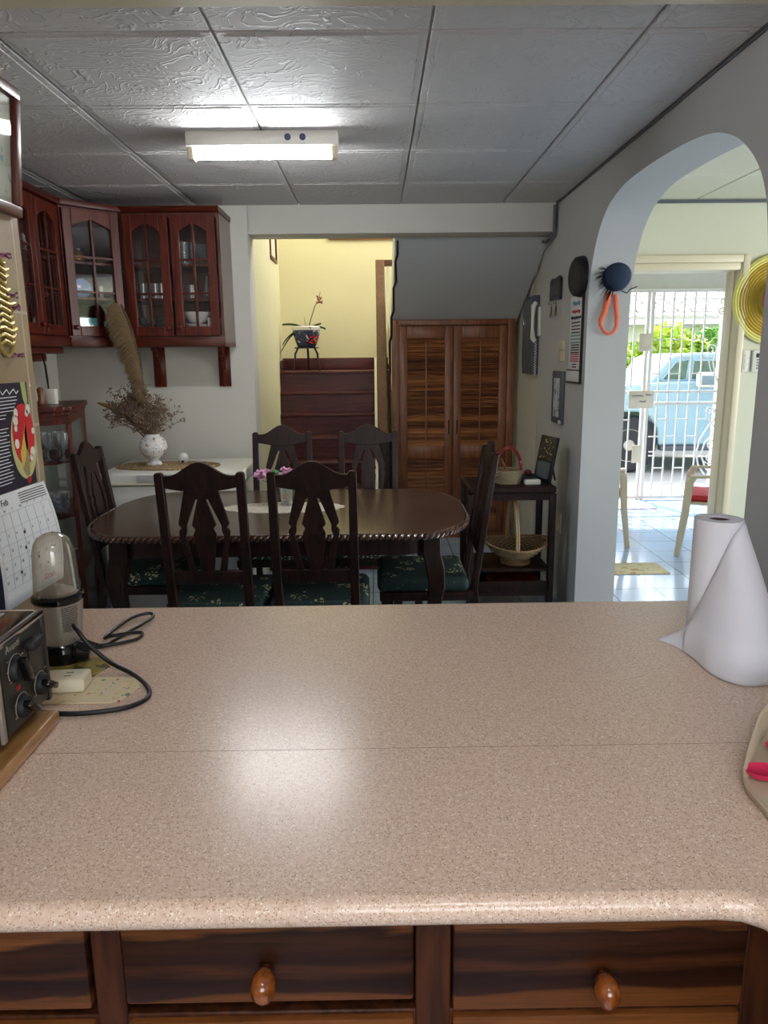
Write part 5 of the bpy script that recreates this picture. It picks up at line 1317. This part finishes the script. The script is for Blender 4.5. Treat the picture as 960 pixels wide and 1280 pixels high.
# place cards
def flat(name, pts, z, mat, label, cat, th=.0025):
    o = MB().prism(pts, 'z', z, z+th).build(name, mat, smooth=False, bevel=.0008); tag(o, label, cat); return o
def printed():
    return spots('printed_card', rgb(222,206,172), ((rgb(110,140,96), .2), (rgb(190,60,50), .13), (rgb(216,196,130), .26), (rgb(96,110,140), .13)), 30, rough=.45)
flat('place_card', [(-.66,1.150),(-.455,1.150),(-.440,1.157),(-.420,1.215),(-.424,1.240),(-.440,1.248),(-.50,1.252),(-.66,1.262)], CT+.0003, printed(), 'cream card printed with small kitchen utensils under the adaptor', 'place mat', .003)
flat('place_card', [(-.66,1.275),(-.545,1.238),(-.532,1.236),(-.508,1.305),(-.508,1.325),(-.53,1.345),(-.60,1.335)], CT+.0034 if False else CT+.0003, spots('olive_card', rgb(150,136,70), ((rgb(86,80,60), .33), (rgb(176,150,50), .3)), 20, rough=.35), 'olive and yellow printed card peeking out beside the blender', 'place mat', .003)
z = CT+.0045
cord = MB().tube(smoothed([(-.575,1.315,z+.075), (-.562,1.300,z+.070), (-.54,1.292,z+.045), (-.505,1.290,z+.012), (-.455,1.262,z), (-.415,1.215,z), (-.396,1.175,z), (-.402,1.145,z), (-.43,1.122,z), (-.49,1.108,z), (-.54,1.112,z), (-.60,1.125,z)]), .0042, 8)
o = cord.build('power_cord', M['rubber'], toaster); o.location = (.53, -.9, -(CT+.0225))
o = MB().tube(smoothed([(-.565,1.350,z+.028), (-.555,1.40,z), (-.535,1.455,z), (-.51,1.51,z+.004), (-.50,1.55,z+.006), (-.515,1.57,z+.006), (-.545,1.55,z+.004), (-.565,1.49,z), (-.568,1.44,z), (-.55,1.43,z+.008), (-.515,1.445,z+.008), (-.495,1.455,z+.004), (-.50,1.43,z), (-.545,1.40,z), (-.575,1.385,z)]), .0036, 8).build('power_cord', M['rubber'], bullet)
o.scale = (1/.87, 1/.87, 1); o.location = (.612/.87, -1.345/.87, -CT)

# paper towel roll
t = thing('paper_towel_roll', 'upright white paper towel roll with its loose sheet draped on the worktop', 'paper towels', (.665, 1.385, CT))
MB().lathe([(.020,.001),(.0445,.001),(.045,.004),(.045,.252),(.0445,.255),(.020,.255),(.020,.001)], n=40, cap=False).build('roll', M['fluted'], t)
MB().lathe([(.0198,.002),(.0198,.252),(.0185,.252),(.0185,.002)], n=28, cap=False).build('cardboard_core', plain('brown_core', rgb(90,80,74), .9), t)
def crv(P, f_):
    f_ *= len(P)-1; i = min(int(f_), len(P)-2); g = f_-i
    p0, p1, p2, p3 = P[max(i-1,0)], P[i], P[i+1], P[min(i+2, len(P)-1)]
    return [.5*((2*p1[k])+(-p0[k]+p2[k])*g+(2*p0[k]-5*p1[k]+4*p2[k]-p3[k])*g*g+(-p0[k]+3*p1[k]-3*p2[k]+p3[k])*g**3) for k in range(3)]
bot = [(-.100,.012,.0015),(-.078,-.030,.0015),(-.068,-.080,.0015),(-.065,-.150,.0015),(-.045,-.195,.0015),(-.012,-.207,.0015),(.035,-.190,.0015),(.075,-.140,.0015),(.105,-.075,.0015),(.115,-.02,.0015)]
angs = [190,205,220,235,250,268,286,304,325,350]; zs = [.035,.07,.10,.135,.17,.21,.235,.248,.252,.25]
top = [(.0462*cos(radians(a)), .0462*sin(radians(a)), z_) for a, z_ in zip(angs, zs)]
rings_ = []; NU, NV = 60, 26
for j in range(NV+1):
    v = j/NV; row = []
    for i in range(NU+1):
        u_ = i/NU; a = Vector(crv(top, u_)); b_ = Vector(crv(bot, u_)); q = a.lerp(b_, v)
        bulge = (.012 if u_ > .15 else -.006)*sin(pi*v)
        rad = Vector((q.x, q.y, 0)); rad = rad.normalized() if rad.length > 0 else rad
        q += rad*bulge*(.6+.4*sin(u_*9))
        # diagonal creases
        cr_ = .0035*math.tanh(14*(v-(.15+.9*u_)))*(1-abs(2*v-1))
        q += rad*cr_
        q.z = a.z+(b_.z-a.z)*(v**.9)
        row.append(tuple(q))
    rings_.append(row)
sh = MB().rings(rings_, closed=False).build('loose_sheet', M['fluted'], t)
so2 = sh.modifiers.new('solid', 'SOLIDIFY'); so2.thickness = .0006; so2.offset = 1
# behind it: a small cloth, a dark box
t = thing('dark_box', 'small dark maroon box at the right end of the worktop', 'box', (.955, 1.55, CT+.03))
MB().box(-.055, .055, -.03, .03, 0, .075, b=.003).build('box_body', plain('maroon', rgb(60,42,50), .5), t)
t = thing('folded_cloth', 'folded pale cloth on the worktop behind the paper towels', 'cloth', (.945, 1.54, CT))
MB().box(-.08, .10, -.07, .07, .0005, .014, b=.006, seg=3).box(-.07, .10, -.06, .06, .0145, .0295, b=.006, seg=3).build('cloth_folds', M['paper'], t)
# dish tray at the right edge
t = thing('cutlery_tray', 'beige plastic tray with raised rim at the right edge of the worktop', 'tray', (.64, .86, CT))
TP = [(-.160,.012),(-.152,.030),(-.130,.063),(-.084,.128),(-.030,.190),(.04,.235),(.12,.25),(.2,.21),(.24,.10),(.24,-.10),(.2,-.2),(.05,-.23),(-.10,-.21),(-.150,-.16),(-.163,-.08),(-.163,-.005)]
def th_(y): return .014+.030*min(1, max(0, (y-.0)/.12))
inn = [(x*.955, y*.955) for x, y in TP]
tr_ = MB().rings([[(x*.97, y*.97, .001) for x, y in TP], [(x, y, th_(y)) for x, y in TP], [(x*.99, y*.99, th_(y)+.003) for x, y in TP], [(x*.965, y*.965, th_(y)) for x, y in TP], [(x*.94, y*.94, .008) for x, y in TP]])
tr_.build('tray_body', plain('beige_plastic', rgb(196,182,160), .35), t)
for i, (y, r_z, lab) in enumerate(((.0, .15, 'pink red plastic spoon lying nearer the tray corner'), (.075, -.1, 'pink red plastic spoon deeper inside the beige tray'))):
    t = thing('plastic_spoon', lab, 'spoon', (.515 if i == 0 else .575, .885 if i == 0 else .94, CT+.0105), r_z-.25)
    pk = plain('pink_red_plastic', rgb(206,40,84), .35)
    MB().lathe([(.001,0),(.012,.002),(.017,.009),(.018,.012),(.015,.010),(.008,.004),(.001,.003)], n=20).xf(Matrix.Scale(1.5, 4, (1,0,0))).build('spoon_bowl', pk, t)
    MB().tube([(.02,0,.010), (.08,0,.012), (.17,0,.014)], [.005,.004,.006], 8, flat=.6).build('handle', pk, t)

# ================================================================== ON THE TILED WALL
XW = -.9445
t = thing('wall_calendar', 'hanging wall calendar with a red cake picture above the February page', 'calendar', (XW, 1.90, .84))
MB().box(0, .003, -.16, .118, .30, .572).build('picture_sheet', plain('dark_plum_print', rgb(50,44,58), .35, noise=.15), t)
n = 40
def ell(cy, cz, ry, rz_, a0=0, a1=2*pi, n=36): return [(cy+ry*cos(a0+(a1-a0)*i/n), cz+rz_*sin(a0+(a1-a0)*i/n)) for i in range(n+1)]
MB().prism(ell(.068, .415, .068, .098)[:-1], 'x', .003, .0036).build('cake_plate', plain('cream_plate_print', rgb(196,190,130), .5), t)
MB().prism(ell(.070, .435, .060, .082)[:-1], 'x', .0036, .0042).build('cake_top', plain('cake_red', rgb(196,36,44), .5), t)
MB().prism([(.085,.465),(.040,.385),(.048,.345),(.085,.40)], 'x', .0042, .0047).prism([(.085,.465),(.072,.44),(.078,.33),(.086,.33)], 'x', .0042, .0047).build('cake_side', plain('cake_yellow', rgb(206,180,80), .5), t)
MB().prism([(.046,.345),(.085,.398),(.080,.325),(.062,.325)], 'x', .0047, .0051).build('plate_gap', plain('tan_print', rgb(150,134,100), .5), t)
cr_ = MB()
for y, z_, q in ((.030,.475,.014),(.036,.495,.012),(.026,.415,.013),(.028,.455,.009),(.105,.50,.014),(.095,.490,.010),(.108,.385,.014),(.098,.37,.010),(.122,.44,.009)): cr_.prism(ell(y, z_, q*.9, q, n=10)[:-1], 'x', .0047, .0055)
cr_.build('cream_swirls', plain('cream_print', rgb(226,220,206), .5), t)
MB().prism([(.082,.572),(.108,.572),(.112,.52),(.100,.505),(.088,.53)], 'x', .003, .0036).build('green_glass', plain('pale_green_print', rgb(170,180,110), .5), t)
MB().prism(ell(.075, .312, .012, .010, n=12)[:-1], 'x', .0036, .0042).build('cherry', plain('cherry_red', rgb(170,24,34), .5), t)
tl = MB(); rr_ = random.Random(6)
for i in range(26):
    z_ = .535-.0086*i
    if 6 < i < 9: continue
    tl.box(.003, .0034, -.158, rr_.uniform(-.03, .0)+(.03 if i > 4 else .06) - (.0 if i < 5 else .03), z_, z_+.0022)
tl.build('recipe_text', M['paper'], t, smooth=False)
tt = MB().tube([(.0035, -.15+.012*k, .55+.007*sin(k*2.1)) for k in range(19)], .0016, 4); tt.build('recipe_title', M['paper'], t)
# lower page, curling off the wall
pg = []
NU, NV = 14, 10
for j in range(NV+1):
    v = j/NV; row = []
    for i in range(NU+1):
        u_ = i/NU; y = -.16+.285*u_+.018*v*u_
        row.append((.006+.022*sin(v*pi*.9)*(.4+.6*u_)+.012*v+.012*(u_**3), y, .300-.285*v))
    pg.append(row)
def page_pt(u_, v, lift=.0006):
    y = -.16+.285*u_+.018*v*u_
    return Vector((.006+.022*sin(v*pi*.9)*(.4+.6*u_)+.012*v+.012*(u_**3)+lift, y, .300-.285*v))
pgm = MB().rings(pg, closed=False).build('month_page', M['paper'], t)
sm = pgm.modifiers.new('s', 'SOLIDIFY'); sm.thickness = .0008; sm.offset = -1
bk = MB(); 
for k in range(5):
    row0 = [[(q[0]*(.80-.16*k), q[1]-.002-.004*k, q[2]-.004*k*(1-(.300-q[2])/.285)) for q in r__] for r__ in pg]
    bk.rings(row0, closed=False)
bko = bk.build('back_pages', plain('navy_page', rgb(60,66,96), .5, noise=.5, nscale=3), t)
gl = MB()
def strip(mb, u0, v0, u1, v1, w_=.0007, n=8):
    mb.tube([page_pt(u0+(u1-u0)*i/n, v0+(v1-v0)*i/n) for i in range(n+1)], w_/1.4, 4)
for k in range(8): strip(gl, .04+.92*k/7, .17, .04+.92*k/7, .83, .0005)
for k in range(6): strip(gl, .04, .17+.132*k, .96, .17+.132*k, .0005)
gl.build('day_grid', plain('grid_grey', rgb(150,150,156), .6), t, smooth=False)
nm = MB()
def word(mb, s_, u_, v, size):
    p_ = page_pt(u_, v, .0010); py = (page_pt(u_+.01, v)-page_pt(u_, v)).normalized(); pz = (page_pt(u_, v-.01)-page_pt(u_, v)).normalized(); pn = py.cross(pz)
    mb.text(s_, size, Matrix(((py.x, pz.x, pn.x, p_.x), (py.y, pz.y, pn.y, p_.y), (py.z, pz.z, pn.z, p_.z), (0,0,0,1))), ext=.0001)
d_ = 1
for wk in range(5):
    for wd in range(7):
        if wk == 0 and wd < 6: continue
        if d_ > 28: break
        word(nm, str(d_), .055+.92*wd/7, .24+.132*wk, .011); d_ += 1
for k, s_ in enumerate('SMTWTFS'): word(nm, s_, .08+.92*k/7, .155, .010)
word(nm, 'Feb', .20, .10, .024)
for k in range(5): strip(nm, .52, .035+.022*k, .96, .035+.022*k, .0016)
for u_, v in ((.45,.38),(.42,.52),(.60,.66),(.30,.72)): nm.ball(page_pt(u_, v, .0008), (.0012,.005,.005), 8, 5)
nm.build('printing', M['ink'], t, smooth=False)
gr_ = MB(); word(gr_, 'Grace', .66, .92, .026); gr_.build('red_lettering', plain('crimson_print', rgb(190,50,74), .5), t, smooth=False)
# framed certificate above
t = thing('framed_certificate', 'mahogany framed certificate high on the beige tiled wall', 'picture', (XW, 1.858, 1.835), rot=(0, radians(5), 0))
w1, h1 = .205, .31
fm = MB().box(0, .022, -w1, w1, 0, .028, b=.004).box(0, .022, -w1, w1, h1-.028, h1, b=.004).box(0, .022, w1-.028, w1, .028, h1-.028, b=.004).box(0, .022, -w1, -w1+.028, .028, h1-.028, b=.004)
fm.build('frame', M['cab'], t)
MB().box(.002, .006, -w1+.028, w1-.028, .028, h1-.028).build('document', spots('certificate', rgb(206,208,190), ((rgb(120,160,160), .2), (rgb(150,130,150), .16)), 16), t)
MB().box(.012, .014, -w1+.028, w1-.028, .028, h1-.028).build('pane', M['pane'], t)
# gilt ornament
t = thing('gilt_plaque', 'gold openwork floral ornament hanging on the beige tiles', 'wall ornament', (XW, 1.93, 1.61))
gm = plain('gilt', rgb(190,166,96), .4, metal=.5, noise=.25, nscale=50); g_ = MB(); rg2 = random.Random(8)
for k in range(13):
    z_ = .10-.0165*k; hw = .035+.012*sin(k*1.3)+(.018 if 3 < k < 11 else 0)
    g_.tube([(.006, -hw+.1*0, z_-.005), (.010, -hw*.4, z_+.006), (.012, hw*.3, z_-.004), (.008, hw, z_+.004)], [.004,.006,.006,.004], 6)
g_.tube([(.006, .045*cos(a), -.055+.075*sin(a)) for a in [2*pi*k/24 for k in range(25)]], .005, 6)
g_.tube([(.006, .028*cos(a), .07+.045*sin(a)) for a in [2*pi*k/20 for k in range(21)]], .005, 6)
g_.build('openwork', gm, t)
for y, z_, q in ((.045,.02,1),(.05,-.01,2),(.04,-.13,3),(.03,.115,4)):
    mb = MB()
    for f__ in range(2): flower(mb, (.012, y, z_), .016, 6, q+f__)
    mb.build('painted_flower', plain('mauve_enamel', rgb(176,120,150), .4), t, smooth=False, recalc=False)
